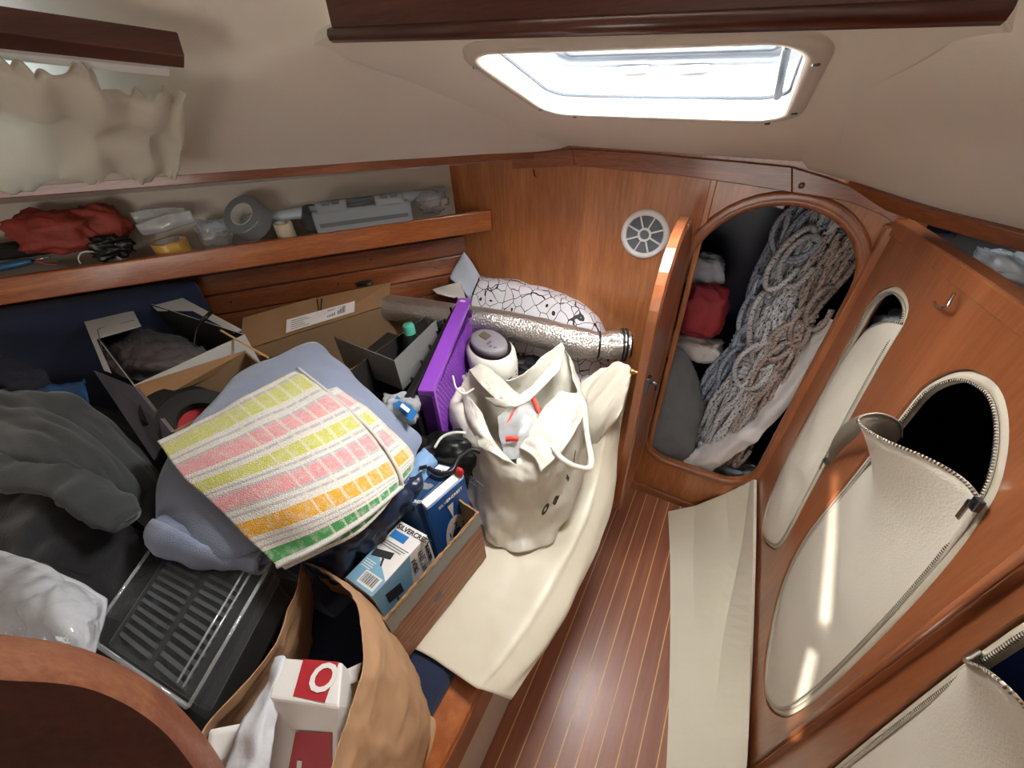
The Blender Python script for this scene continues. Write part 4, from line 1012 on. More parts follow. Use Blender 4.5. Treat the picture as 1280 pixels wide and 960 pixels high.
def sheet(name, rows, nu, nv, mat, label=None, cat=None, amp=0, sc=8, seed=0, ridge=False, solid=.003, parent=None, edge=1.0, direc=None, group=None):
    P = patch(pzs(rows), nu, nv)
    if amp: P = wrinkle(P, amp, sc, seed, ridge, edge, direc)
    o = MB().grid(P).build(name, mat, parent, smooth=True, solid=solid)
    if label: tag(o, label, cat, group)
    return o
def wallquad(a, b, z0, th=.004, ragged=0, seed=0, n=1, inward=None):
    """upright panel below the rim edge a-b, down to z0"""
    rnd = random.Random(seed); P = []; nn = V((-(b-a).y, (b-a).x, 0)).normalized()*th
    if inward is not None and nn.dot(inward) < 0: nn = -nn
    top = []; bot = []
    for i in range(n+1):
        p = a.lerp(b, i/n); p = V((p.x, p.y, p.z+(rnd.uniform(-1, 1)*ragged if 0 < i < n else 0)))
        top.append(p); bot.append(V((p.x, p.y, z0)))
    m = MB(); k = n+1
    Pts = top+bot+[p+nn for p in top]+[p+nn for p in bot]; F = []
    for i in range(n):
        F += [(i, i+1, k+i+1, k+i), (2*k+i, 3*k+i, 3*k+i+1, 2*k+i+1), (i, 2*k+i, 2*k+i+1, i+1), (k+i, k+i+1, 3*k+i+1, 3*k+i)]
    F += [(0, k, 3*k, 2*k), (n, 2*k+n, 3*k+n, k+n)]
    return m.add(Pts, F)
def open_box(name, label, rim, z0, mat_out, mat_in, ragged=0, n=1, cat='box', skip=(), th=.004, mats=None):
    c = sum(rim, V())/len(rim)
    t = thing(name, label, cat, (c.x, c.y, z0)); k = len(rim)
    for i in range(k):
        if i in skip: continue
        a, b = rim[i], rim[(i+1) % k]; inw = (c-(a+b)/2); inw.z = 0
        w = wallquad(a, b, z0, th*.5, ragged, i+3, n, inw)
        w.build('side_panel', (mats or {}).get(i, mat_out), t)
        w2_ = wallquad(a.lerp(b, .004)+inw.normalized()*th*.5, b.lerp(a, .004)+inw.normalized()*th*.5, z0, th*.5, ragged, i+3, n, inw)
        w2_.build('inner_liner', mat_in, t)
    MB().prism([V((p.x, p.y, z0+.001)).lerp(V((c.x, c.y, z0+.001)), .01) for p in rim], (0, 0, .004)).build('bottom', mat_in, t)
    return t
def flap(a, b, c, d, mat, parent, th=.003, name='flap'):
    nrm = (b-a).cross(c-b).normalized()*th
    return MB().hexa([a, b, c, d], [p+nrm for p in (a, b, c, d)]).build(name, mat, parent)

# ---- cream sheet folded over the bunk edge
rows = [[(470, 790, .5), (528, 816, .502), (560, 836, .503), (592, 858, .506), (603, 862, .502), (622, 868, .488), (638, 874, .468)],
        [(500, 760, .5), (565, 778, .502), (600, 796, .503), (632, 812, .508), (644, 816, .500), (668, 822, .482), (690, 796, .462)],
        [(540, 715, .5), (602, 735, .502), (640, 745, .503), (672, 752, .508), (684, 756, .500), (706, 758, .482), (722, 738, .462)],
        [(590, 670, .5), (640, 690, .503), (676, 694, .504), (704, 698, .509), (714, 700, .500), (732, 698, .485), (748, 684, .464)],
        [(620, 620, .5), (672, 640, .505), (704, 642, .508), (730, 644, .515), (738, 646, .508), (752, 644, .495), (764, 634, .475)],
        [(650, 580, .5), (698, 590, .53), (722, 594, .54), (744, 592, .56), (751, 592, .56), (761, 592, .55), (770, 588, .54)],
        [(690, 540, .56), (712, 540, .60), (734, 544, .62), (754, 542, .66), (761, 540, .665), (768, 540, .66), (774, 545, .64)],
        [(708, 505, .64), (722, 500, .68), (744, 498, .72), (764, 492, .76), (771, 492, .76), (777, 496, .75), (781, 508, .73)],
        [(716, 480, .7), (732, 478, .74), (752, 470, .78), (772, 460, .83), (779, 460, .83), (785, 462, .82), (788, 474, .80)]]
sheet('cream_sheet', rows, 70, 110, 'cream_sheet', 'cream vinyl sheet laid over the bunk edge under the carrier bag', 'sheet', .005, 7, 2, solid=.004)
rows = [[(700, 520, .66), (716, 490, .74), (744, 466, .80), (770, 452, .85)], [(712, 522, .66), (730, 500, .74), (756, 474, .81), (784, 456, .86)], [(726, 545, .64), (744, 520, .72), (768, 492, .79), (789, 462, .86)], [(742, 560, .60), (757, 540, .68), (772, 516, .76), (786, 485, .82)]]
sheet('canvas_bundle', rows, 40, 30, 'canvas', 'creased cream canvas bundle between the carrier bag and the locker door', 'cloth', .016, 14, 5, solid=.003, direc=(V((.6, .6, .5)).normalized(), V((.7, -.7, 0)), 5.0, 42.0))

# ---- printed cloth bag leaning on the bulkhead, silver roll in front
rows = []
up = [(598, 345), (625, 350), (660, 358), (700, 370), (730, 384), (748, 402), (758, 425)]
lo = [(585, 385), (615, 400), (650, 415), (690, 425), (720, 432), (745, 440), (770, 470)]
bg = thing('printed_bag', 'white cloth bag printed with black loops leaning on the bulkhead', 'bag', tuple(py(680, 430, 1.1)))
P = [[py(x, y, 1.205) for x, y in up], [py(x, y+6, 1.17) for x, y in up], [py((a+c)/2, (b+d)/2, 1.13) for (a, b), (c, d) in zip(up, lo)], [py(c, d+8, 1.08) for c, d in lo], [py(c+2, d+50, 1.0) for c, d in lo], [py(c+2, d+90, .96) for c, d in lo]]
P = wrinkle(patch(P, 60, 50), .014, 7, 3)
MB().grid(P).build('front', 'loop_print', bg, smooth=True, solid=.003)
P2 = [[p+V((0, .01+.012*sin(pi*i/59), 0)) for i, p in enumerate(r)] for r in P[:28]]
MB().grid(P2).build('back', 'loop_print', bg, smooth=True)
MB().tube([P[0][i] for i in range(60)], .003, 6).build('edge_binding', 'black', bg, smooth=True)
MB().tube([P[j][0] for j in range(0, 22)], .0035, 6).build('edge_binding', 'black', bg, smooth=True)
g = [[py(580, 315, 1.19), py(590, 328, 1.195), py(600, 345, 1.2)], [py(563, 345, 1.15), py(578, 352, 1.155), py(594, 358, 1.16)], [py(568, 352, 1.12), py(580, 364, 1.12), py(588, 378, 1.13)]]
MB().grid(patch(g, 12, 12)).build('side_gusset', 'sail_blue', bg, smooth=True, solid=.002)
g = [[py(540, 362, 1.10), py(560, 356, 1.10), py(576, 352, 1.12)], [py(545, 366, 1.08), py(562, 368, 1.09), py(580, 366, 1.10)], [py(548, 368, 1.08), py(566, 372, 1.08), py(582, 374, 1.09)]]
tag(MB().grid(patch(g, 10, 8)).build('white_packet', 'paper_white', None, solid=.003), 'flat white packet beside the bag of black loops', 'packet')
rl = thing('foil_roll', 'silver insulating foil roll tied with black cords in front of the printed bag', 'roll', tuple(py(650, 420, 1.02)))
R0 = pz(486, 384, .85); R1 = pz(640, 408, .845); R2_ = pz(722, 428, .84); R3_ = pz(786, 432, .835)
pts = spline([R0, R1, R2_, R3_], 40); rads = []
for i in range(40):
    f = i/39; rads.append((.050 if f < .6 else .050-.010*math.exp(-((f-.80)/.05)**2)-.004*(f-.6)/.4)*(1+.03*noise.noise(V((f*14, 2, 1)))))
roll = MB()
nS = 36; ring = []
for i, p in enumerate(pts):
    tdir = (pts[min(i+1, 39)]-pts[max(i-1, 0)]).normalized(); a = V((0, 0, 1)); a = (a-tdir*a.dot(tdir)).normalized(); c_ = tdir.cross(a)
    ring.append([p+(a*cos(2*pi*k/nS)+c_*sin(2*pi*k/nS))*rads[i]*(1+.05*noise.noise(V((i*.35, cos(2*pi*k/nS)*2, sin(2*pi*k/nS)*2)))) for k in range(nS)])
roll.grid(ring, closed_u=True)
roll.build('foil', 'foil', rl, smooth=True)
tdir = (pts[-1]-pts[-2]).normalized()
sp_pts = []
for k in range(70):
    a_ = k*.42; r_ = .004+.036*k/69; a = V((0, 0, 1)); a = (a-tdir*a.dot(tdir)).normalized(); c_ = tdir.cross(a)
    sp_pts.append(pts[-1]+tdir*.004+(a*cos(a_)+c_*sin(a_))*r_)
MB().tube(sp_pts, .0032, 5).build('rolled_end', 'black_rubber', rl)
for i in (31, 37, 38):
    p = pts[i]; rr_ = rads[i]+.002; tdir = (pts[min(i+1, 39)]-pts[i-1]).normalized(); a = V((0, 0, 1)); a = (a-tdir*a.dot(tdir)).normalized(); c_ = tdir.cross(a)
    MB().tube([p+(a*cos(2*pi*k/24)+c_*sin(2*pi*k/24))*rr_*(1.02 if i < 35 else 1.06) for k in range(24)], .0035, 6, closed=True).build('tie_cord', 'black_rubber', rl, smooth=True)

# ---- folded purple crate standing on edge, with a black sheet beside it
pc = thing('folding_crate', 'folded purple plastic crate standing on edge in the pile', 'crate', tuple(pz(560, 520, .6)))
a0 = pz(573, 372, .945); b0 = pz(521, 488, .90); wv = (pz(548, 491, .90)-b0); wv.z = 0
ln = (a0-b0); ln.z = 0; Lz = ln.length; ln.normalize(); wd = V((ln.y, -ln.x, 0)); 
W = .044; Hh = .30
def crate(u, w, z): return b0+ln*u+wd*w+V((0, 0, z))
sl_ = (a0.z-b0.z)/Lz
MB().hexa([crate(0, 0, -.018), crate(Lz, 0, -.018+sl_*Lz), crate(Lz, W, -.018+sl_*Lz), crate(0, W, -.018)], [crate(0, 0, 0), crate(Lz, 0, sl_*Lz), crate(Lz, W, sl_*Lz), crate(0, W, 0)]).build('top_rail', 'purple_plastic', pc, bevel=.003)
MB().hexa([crate(0, 0, -Hh), crate(.018, 0, -Hh), crate(.018, W, -Hh), crate(0, W, -Hh)], [crate(0, 0, -.018), crate(.018, 0, -.018), crate(.018, W, -.018), crate(0, W, -.018)]).build('end_panel', 'purple_dark', pc, bevel=.003)
MB().hexa([crate(Lz-.018, 0, -Hh), crate(Lz, 0, -Hh), crate(Lz, W, -Hh), crate(Lz-.018, W, -Hh)], [crate(Lz-.018, 0, 0), crate(Lz, 0, 0), crate(Lz, W, 0), crate(Lz-.018, W, 0)]).build('end_panel', 'purple_dark', pc, bevel=.003)
MB().hexa([crate(.01, .004, -Hh), crate(Lz-.01, .004, -Hh), crate(Lz-.01, W-.012, -Hh), crate(.01, W-.012, -Hh)], [crate(.01, .004, -.018), crate(Lz-.01, .004, -.018), crate(Lz-.01, W-.012, -.018), crate(.01, W-.012, -.018)]).build('inner_wall', 'purple_dark', pc)
lat = MB(); st = .0165
for k in range(-16, int(Lz/st)+2):      # crossed bars of the perforated side
    for sgn in (1, -1):
        u0 = k*st if sgn > 0 else k*st+Hh*.55; u1 = u0+sgn*Hh*.55
        z0_, z1_ = -.018, -Hh
        t0 = max(0, min(1, (0-u0)/(u1-u0) if sgn > 0 else (Lz-u0)/(u1-u0))); t1 = max(0, min(1, (Lz-u0)/(u1-u0) if sgn > 0 else (0-u0)/(u1-u0)))
        if t1-t0 < .03: continue
        pA = crate(u0+(u1-u0)*t0, W-.004, z0_+(z1_-z0_)*t0); pB = crate(u0+(u1-u0)*t1, W-.004, z0_+(z1_-z0_)*t1)
        lat.tube([pA, pB], .0028, 4)
o = lat.build('lattice_side', 'purple_plastic', pc); o['kind'] = 'stuff'
MB().hexa([crate(-.004, W-.008, -Hh), crate(.014, W-.008, -Hh), crate(.014, W+.001, -Hh), crate(-.004, W+.001, -Hh)], [crate(0, W-.008, 0), crate(.014, W-.008, 0), crate(.014, W+.001, 0), crate(0, W+.001, 0)]).build('corner_post', 'purple_plastic', pc)
MB().box(crate(Lz*.94, W*.5, sl_*Lz+.0004), (.02, .012, .001)).build('sticker', 'label_white', pc)
bs = thing('plastic_tray', 'black plastic tray standing on edge against the purple crate', 'tray', tuple(crate(.3, -.02, -.25)))
MB().hexa([crate(-.02, -.03, -.24), crate(Lz+.005, -.022, -.24), crate(Lz+.005, -.006, -.24), crate(-.02, -.006, -.24)], [crate(-.02, -.03, -.005), crate(Lz+.005, -.022, .012), crate(Lz+.005, -.006, .012), crate(-.02, -.006, -.005)]).build('panel', 'panel_black', bs, bevel=.004)
for k in range(7):
    u = .05+k*.08; MB().tube([crate(u, -.032, .0+u*.02), crate(u+.006, -.032, -.02), crate(u, -.032, -.04)], .004, 6).build('lug', 'panel_black', bs)

# ---- small appliance with a display
ap = thing('appliance', 'small white appliance with a grey display head beside the purple crate', 'appliance', tuple(pz(610, 500, .55)))
top = pz(610, 424, .875); 
xd = (pz(632, 436, .86)-pz(584, 412, .86)).normalized(); yd = V((-xd.y, xd.x, 0))
tiltn = (V((0, 0, 1))+face(top)*.35-xd*.1).normalized(); xd = (xd-tiltn*xd.dot(tiltn)).normalized(); yd = tiltn.cross(xd)
MA = Matrix.Translation(top) @ Matrix((xd, yd, tiltn)).transposed().to_4x4()
def ell(prof, sx_, sy_, M, seg=40):
    P = []
    for (r, z, ox, oy) in prof:
        P.append([M @ V((r*sx_*cos(2*pi*k/seg)+ox, r*sy_*sin(2*pi*k/seg)+oy, z)) for k in range(seg)])
    return P
MB().grid(ell([(.0, -.004, 0, 0), (.9, -.002, 0, 0), (1.0, -.008, 0, 0), (1.04, -.018, 0, 0), (1.0, -.03, 0, 0)], .070, .048, MA), closed_u=True).build('display_head', 'appliance_grey', ap, smooth=True)
MB().box(MA @ V((-.022, .006, -.001)), (.034, .024, .004), MA.to_3x3()).build('display', 'lcd', ap, bevel=.001)
for k in range(4):
    MB().lathe([(.0001, .003), (.004, .0025), (.005, 0)], 10, MA @ Matrix.Translation((.012+.016*(k % 3), -.012+.014*(k//3)-.004*(k % 2), -.003))).build('button', 'appliance_mauve', ap, smooth=True)
MB().grid(ell([(1.0, -.024, .006, -.0), (1.16, -.035, .012, -.006), (1.2, -.07, .02, -.012), (1.12, -.13, .03, -.02), (1.0, -.2, .035, -.03), (.95, -.3, .04, -.04)], .078, .06, MA), closed_u=True).build('body', 'appliance_white', ap, smooth=True)
MB().grid(ell([(1.0, -.03, -.02, .0), (1.15, -.05, -.03, -.004), (1.15, -.14, -.026, -.014), (1.05, -.3, -.02, -.03)], .062, .05, MA), closed_u=True).build('side_shell', 'appliance_mauve', ap, smooth=True)
ec = MA.inverted() @ EYE; pc_ = atan2(ec.y, ec.x)
bodyP = lambda u, z: MA @ V((.078*1.17*cos(u)+.022, .06*1.17*sin(u)-.014, z))
for k in range(5):
    z = -.085-.016*k; MB().tube([bodyP(pc_+.1, z-.008), bodyP(pc_+.5, z), bodyP(pc_+.95, z+.008)], .003, 6).build('vent_slot', 'ink', ap)

# ---- carton with the address label, grey box with a bottle
rimC = [pz(300, 440, .87), pz(486, 381, .87), pz(548, 385, .86), pz(440, 462, .86)]
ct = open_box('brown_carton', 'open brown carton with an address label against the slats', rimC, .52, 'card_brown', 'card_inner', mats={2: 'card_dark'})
fa, fb = rimC[0]+V((0, 0, .002)), rimC[1]+V((0, 0, .002))
ta, tb_ = pz(304, 398, .935), pz(488, 353, .935)
tm1 = pz(395, 372, .935); fm = fa.lerp(fb, .5)
f1 = flap(fa, fm, tm1, ta, 'card_brown', ct); f2 = flap(fm, fb, tb_, tm1.lerp(tb_, .02), 'card_brown', ct)
def on_quad(a, b, c, d, u, v, off=.0):
    n = (b-a).cross(d-a).normalized(); return a.lerp(b, u).lerp(d.lerp(c, u), v)+n*off
if True:
    A4 = (fa, fb, tb_, ta); sgn = 1 if ((fb-fa).cross(ta-fa)).dot(face(fa)) > 0 else -1
    q = [on_quad(*A4, u, v, .012*sgn) for u, v in ((.28, .06), (.74, .06), (.74, .5), (.28, .5))]
    lb = MB().add(q, [(0, 1, 2, 3)]).build('address_label', 'label_white', ct, solid=.0006)
    for blk in (0, 1):
        bars = MB()
        for k in range(7):
            u = .55+blk*.07+k*.008; qq = [on_quad(*A4, uu, v, .0135*sgn) for uu, v in ((u, .15), (u+.0045, .15), (u+.0045, .42), (u, .42))]
            bars.add(qq, [(0, 1, 2, 3)])
        bars.build('barcode', 'ink', lb)['kind'] = 'stuff'
    for k in range(5):
        qq = [on_quad(*A4, uu, v, .0135*sgn) for uu, v in ((.31, .12+k*.07), (.31+.12-.02*(k % 3), .12+k*.07), (.31+.12-.02*(k % 3), .135+k*.07), (.31, .135+k*.07))]
        MB().add(qq, [(0, 1, 2, 3)]).build('text_line', 'ink', lb)
    cutq = [on_quad(*A4, u, v, .004*sgn) for u, v in ((.495, .1), (.505, .1), (.505, 1.0), (.495, 1.0))]
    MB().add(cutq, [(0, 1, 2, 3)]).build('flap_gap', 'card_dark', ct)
blob('dark_strap', pz(455, 352, .945), (.04, .03, .012), 'black', 'black strap end showing above the labelled carton', 'strap', 61, .3, .6)
gA, gB, gC = pz(417, 421, .90), pz(493, 451, .89), pz(545, 400, .90); gD = gA+gC-gB
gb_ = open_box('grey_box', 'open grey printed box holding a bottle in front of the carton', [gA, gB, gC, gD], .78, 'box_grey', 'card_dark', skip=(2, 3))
for (a, b) in ((gA, gB), (gB, gC)):
    d = (b-a); nn = V((d.y, -d.x, 0)).normalized(); 
    if nn.dot(face(a)) < 0: nn = -nn
    for k in range(3):
        p = a+d*(.2+.22*k)+V((0, 0, -.07-.01*k))+nn*.001
        MB().hexa([p, p+d*.16, p+d*.16+nn*.001, p+nn*.001], [p+V((0, 0, .006)), p+d*.16+V((0, 0, .004)), p+d*.16+nn*.001+V((0, 0, .004)), p+nn*.001+V((0, 0, .006))]).build('print_mark', 'case_grey', gb_)
bo = thing('bottle', 'dark bottle with a teal cap standing in the grey box', 'bottle', tuple(pz(511, 420, .785)))
cb = pz(511, 410, .905)
MBt = Matrix.Translation(V((cb.x, cb.y, .786)))
MB().lathe([(.0001, 0), (.033, 0), (.035, .006), (.035, .05), (.03, .075), (.016, .098), (.014, .104)], 24, MBt).build('body', 'bottle_dark', bo, smooth=True)
MB().lathe([(.019, .1), (.019, .128), (.016, .133), (.0001, .134)], 20, MBt).build('cap', 'cap_teal', bo, smooth=True)

# ---- white and black box of packed cables, brown box with reels
rimA = [pz(106, 402, 1.0), pz(184, 378, 1.02), pz(306, 418, .985), pz(167, 482, .985)]
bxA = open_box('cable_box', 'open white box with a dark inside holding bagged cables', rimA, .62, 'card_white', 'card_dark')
L0 = rimA[0]; L1 = rimA[3]
flap(pz(105, 402, 1.002), pz(164, 384, 1.01), pz(176, 407, 1.0), pz(117, 424, 1.0), 'card_white', bxA)
flap(pz(105, 402, 1.002), pz(118, 420, 1.0), pz(138, 466, .99), pz(130, 463, .99), 'card_white', bxA)
flap(pz(178, 371, 1.02), pz(226, 371, 1.02), pz(242, 388, 1.01), pz(196, 388, 1.01), 'card_white', bxA)
flap(pz(226, 371, 1.02), pz(302, 412, .99), pz(292, 416, .985), pz(240, 388, 1.01), 'card_white', bxA)
MB().tube([pz(148, 400, 1.003), pz(122, 412, 1.003), pz(128, 440, .997)], .001, 4).tube([pz(152, 397, 1.004), pz(170, 392, 1.006)], .0012, 4).tube([pz(150, 405, 1.003), pz(168, 400, 1.004)], .0012, 4).build('printed_lines', 'ink_grey', bxA)
rows = [[(140, 420, .95), (180, 412, .965), (220, 420, .96), (262, 440, .95)], [(132, 440, .955), (180, 432, .985), (225, 440, .98), (268, 448, .95)], [(140, 462, .95), (185, 458, .975), (228, 456, .965), (262, 452, .95)], [(165, 476, .94), (200, 474, .94), (230, 464, .94), (255, 458, .94)]]
plain('dark_mauve', (60, 34, 40), .5, bump=.4, bscale=40)
sheet('film_packet', [[(x, y, z-.012) for x, y, z in r] for r in rows], 30, 22, 'dark_mauve', 'dark red cable bundle in the white box', 'cable', .012, 22, 3)
sheet('film_packet', rows, 40, 30, 'film', 'shiny clear plastic packet over the cables in the white box', 'packet', .014, 26, 7, solid=0)
tag(MB().tube(spline([pz(243, 432, .96), pz(244, 420, .98), pz(248, 408, 1.0), pz(258, 397, 1.02)], 16), .002, 6).tube([pz(252, 402, 1.02), pz(264, 390, 1.03)], .006, 8).build('jack_plug', 'cable_black', None, smooth=True), 'black cable plug poking over the edge of the white box', 'plug')
tag(MB().tube([pz(276, 413, 1.0), pz(335, 447, .97)], .003, 6).build('thin_rod', 'holly', None), 'thin wooden rod lying across the corner of the boxes', 'rod')
rimB = [pz(170, 484, .982), pz(308, 440, .982), pz(345, 470, .975), pz(216, 540, .975)]
bxB = open_box('reel_box', 'open brown box with black reels beside the striped towel', rimB, .62, 'card_brown', 'card_inner', mats={3: 'card_purple'})
flap(pz(168, 484, .984), pz(214, 540, .977), pz(192, 575, .90), pz(117, 463, .95), 'card_purple', bxB)
flap(rimB[0]+V((0, 0, .003)), rimB[1]+V((0, 0, .003)), pz(306, 452, .95), pz(182, 508, .95), 'card_brown', bxB)
for k, (x, y, z, ro, lab) in enumerate(((228, 515, .955, .075, 'large black adhesive reel in the brown box'), (250, 528, .965, .075, 'second black adhesive reel leaning in the brown box'))):
    c = pz(x, y, z-.03); ax = (face(c)*.6+V((-.2, .3, .6)) if k == 0 else face(c)*.75+V((.1, .1, .5))).normalized(); M = Matrix.Translation(c) @ ax.to_track_quat('Z', 'Y').to_matrix().to_4x4()
    t = thing('tape_reel', lab, 'reel', tuple(c-V((0, 0, .06))), 'reels in the brown box')
    MB().lathe([(.045, -.02), (ro, -.02), (ro, .02), (.045, .02)], 36, M, closed=True).build('tape', 'black_rubber', t)
    MB().lathe([(.040, -.02), (.045, -.02), (.045, .021), (.040, .021)], 30, M, closed=True).build('core', 'card_dark', t)
    if k: MB().lathe([(.0001, -.016), (.042, -.016), (.042, -.012), (.0001, -.012)], 24, M).build('inner_disc', 'ink_red', t)

# ---- blue grey blanket and the checked towel on top
rows = [[(268, 505, .965), (300, 470, .985), (345, 448, .985), (392, 430, .975), (415, 448, .955), (432, 462, .93)],
        [(232, 545, .98), (290, 505, .985), (350, 482, .98), (405, 468, .965), (440, 482, .93), (462, 495, .90)],
        [(205, 590, .965), (270, 570, .97), (340, 540, .965), (410, 515, .945), (465, 515, .90), (492, 522, .87)],
        [(198, 630, .93), (255, 640, .935), (330, 610, .935), (410, 570, .92), (480, 548, .87), (524, 545, .83)],
        [(200, 655, .90), (245, 680, .90), (310, 680, .90), (400, 630, .88), (470, 590, .85), (520, 565, .81)],
        [(212, 668, .87), (240, 696, .86), (290, 704, .86), (345, 700, .86), (430, 640, .84), (505, 610, .79)]]
bl = sheet('blanket', rows, 70, 60, 'blanket', 'folded blue grey fleece blanket under the checked towel', 'blanket', .008, 7, 5, solid=.012)
# rolled lower corner of the blanket
rollp = [pz(206, 660, .895), pz(228, 672, .89), pz(250, 684, .885), pz(280, 694, .88), pz(305, 700, .875), pz(328, 704, .87)]
rr_ = spline(rollp, 40); P = []
for i, p in enumerate(rr_):
    f = i/39; tdir = (rr_[min(i+1, 39)]-rr_[max(0, i-1)]).normalized(); a = V((0, 0, 1)); a = (a-tdir*a.dot(tdir)).normalized(); c_ = tdir.cross(a)
    w = .030*(1+.25*sin(f*7))*(.55+.6*sin(pi*min(1, .15+f)))
    P.append([p+(a*cos(q_)*1.0+c_*sin(q_)*.9)*w*(1-.22*(q_/7.6)) for q_ in [k*7.6/26 for k in range(27)]])
P = wrinkle(P, .010, 14, 6)
MB().grid(P).build('rolled_corner', 'blanket', bl, smooth=True, solid=.006)
tw = thing('checked_towel', 'folded terry towel with yellow, pink, orange and green checks', 'towel', tuple(pz(360, 600, .9)))
rows = [[(197, 552, 1.0), (255, 522, 1.0), (315, 490, 1.0), (372, 460, .985)],
        [(228, 594, .985), (295, 565, 1.0), (365, 535, .995), (428, 505, .965)],
        [(268, 630, .96), (338, 605, .975), (408, 578, .965), (470, 545, .93)],
        [(308, 672, .93), (375, 650, .945), (440, 622, .93), (498, 588, .885)],
        [(346, 708, .90), (400, 682, .905), (455, 648, .895), (503, 608, .86)]]
P = wrinkle(patch(pzs(rows), 80, 80), .006, 9, 4)
MB().grid(P).build('top_layer', 'check_towel', tw, smooth=True, solid=.008, sol_off=-1)
rows2 = [[(205, 560, .985), (262, 530, .985), (325, 490, .985), (386, 462, .975)], [(236, 600, .97), (305, 572, .985), (375, 540, .98), (446, 500, .945)], [(276, 636, .945), (346, 612, .96), (416, 584, .95), (490, 538, .905)], [(314, 678, .915), (382, 656, .93), (448, 628, .915), (517, 566, .865)], [(356, 712, .88), (408, 688, .885), (462, 656, .875), (520, 584, .84)]]
P = wrinkle(patch(pzs(rows2), 60, 60), .006, 9, 4)
MB().grid(P).build('under_layer', 'check_towel', tw, smooth=True, solid=.008, sol_off=-1)
b = MB(); e1 = [P_[-1] for P_ in P]; top_edge = patch(pzs(rows), 80, 80)
b.tube([q_ for q_ in top_edge[-1]], .0045, 6); b.tube([r[-1] for r in top_edge], .0045, 6); b.build('hem', 'towel_back', tw, smooth=True)
MB().hexa([pz(245, 600, .965), pz(252, 596, .965), pz(256, 606, .955), pz(249, 610, .955)], [pz(245, 600, .968), pz(252, 596, .968), pz(256, 606, .958), pz(249, 610, .958)]).build('care_tag', 'paper_white', tw)

# ---- dark clothes and cushion on the left
g0, g1, g2, g3 = sl(.92, .55, .05), sl(1.75, .55, .05), sl(1.75, 1.06, .02), sl(.92, 1.06, .02)
cu = MB().grid([[p+LN*(.05*sin(pi*i/15)**.4*sin(pi*j/15)**.4) for i, p in enumerate(r)] for j, r in enumerate(patch([[g0, g1], [g3, g2]], 16, 16))]).build('back_cushion', 'navy', None, smooth=True, solid=.03)
tag(cu, 'navy blue back cushion leaning on the hull side behind the clothes', 'cushion')
sheet('patterned_cloth', [[(-60, 448, .99), (0, 446, .99), (40, 456, .98), (62, 470, .96)], [(-60, 480, .97), (0, 475, .98), (40, 480, .97), (68, 492, .95)], [(-60, 510, .9), (0, 505, .92), (40, 505, .93), (66, 510, .93)]], 24, 16, 'dark_blue_cloth', 'dim patterned grey cloth in front of the navy cushion', 'cloth', .02, 14, 2)
sheet('blue_sack', [[(48, 492, .965), (80, 482, .97), (106, 474, .97)], [(55, 505, .965), (85, 500, .975), (110, 498, .965)], [(60, 530, .93), (88, 528, .935), (112, 525, .93)]], 20, 16, 'blue_sack', 'bright blue plastic sack corner above the grey fleece', 'sack', .02, 22, 4)
rows = [[(-90, 475, .93), (0, 485, .95), (50, 492, .96), (110, 515, .95), (165, 552, .93), (200, 585, .91), (214, 615, .87)],
        [(-90, 520, 1.0), (0, 520, 1.01), (50, 528, 1.01), (105, 545, 1.0), (155, 575, .97), (190, 605, .93), (208, 640, .85)],
        [(-90, 560, 1.01), (0, 558, 1.015), (50, 563, 1.015), (100, 580, 1.0), (145, 605, .97), (178, 628, .92), (200, 655, .83)],
        [(-90, 590, .98), (0, 585, .99), (50, 590, .99), (92, 603, .98), (130, 625, .95), (165, 645, .90), (192, 668, .82)]]
sheet('fleece_jacket', rows, 70, 50, 'fleece', 'charcoal grey fleece jacket heaped at the left of the pile', 'jacket', .035, 7, 8, solid=.006, direc=(V((.85, .5, .3)).normalized(), V((.1, -.75, .65)).normalized(), 3.0, 17.0))
sl_rows = [pz(-20, 580, .985), pz(40, 588, .985), pz(85, 604, .975), pz(125, 628, .96), pz(160, 652, .945)]
sp_ = spline(sl_rows, 26)
P = []
for i, p in enumerate(sp_):
    tdir = (sp_[min(i+1, 25)]-sp_[max(0, i-1)]).normalized(); a = V((0, 0, 1)); a = (a-tdir*a.dot(tdir)).normalized(); c_ = tdir.cross(a)
    P.append([p+((a*cos(2*pi*k/20)*.016+c_*sin(2*pi*k/20)*.034)*(1-.3*max(0, i-22)/3)) for k in range(20)])
P.append([q_.lerp(sum(P[-1], V())/20, .85) for q_ in P[-1]])
MB().grid(wrinkle(P, .014, 14, 2), closed_u=True).build('sleeve', 'fleece', bpy.data.objects['fleece_jacket'], smooth=True, solid=.004)
rows = [[(-90, 590, .96), (0, 592, .97), (60, 600, .965), (120, 632, .94), (170, 655, .9), (205, 670, .86)],
        [(-90, 640, .95), (0, 640, .955), (60, 645, .95), (110, 665, .92), (160, 690, .89), (200, 700, .84)],
        [(-90, 690, .93), (0, 690, .94), (60, 700, .93), (110, 715, .90), (155, 730, .87), (200, 745, .82)],
        [(-90, 740, .88), (0, 735, .9), (60, 750, .88), (110, 765, .86), (150, 780, .83), (200, 790, .78)]]
sheet('black_garment', rows, 60, 50, 'black_cloth', 'crumpled black garment below the grey fleece', 'garment', .035, 6, 6, solid=.004)

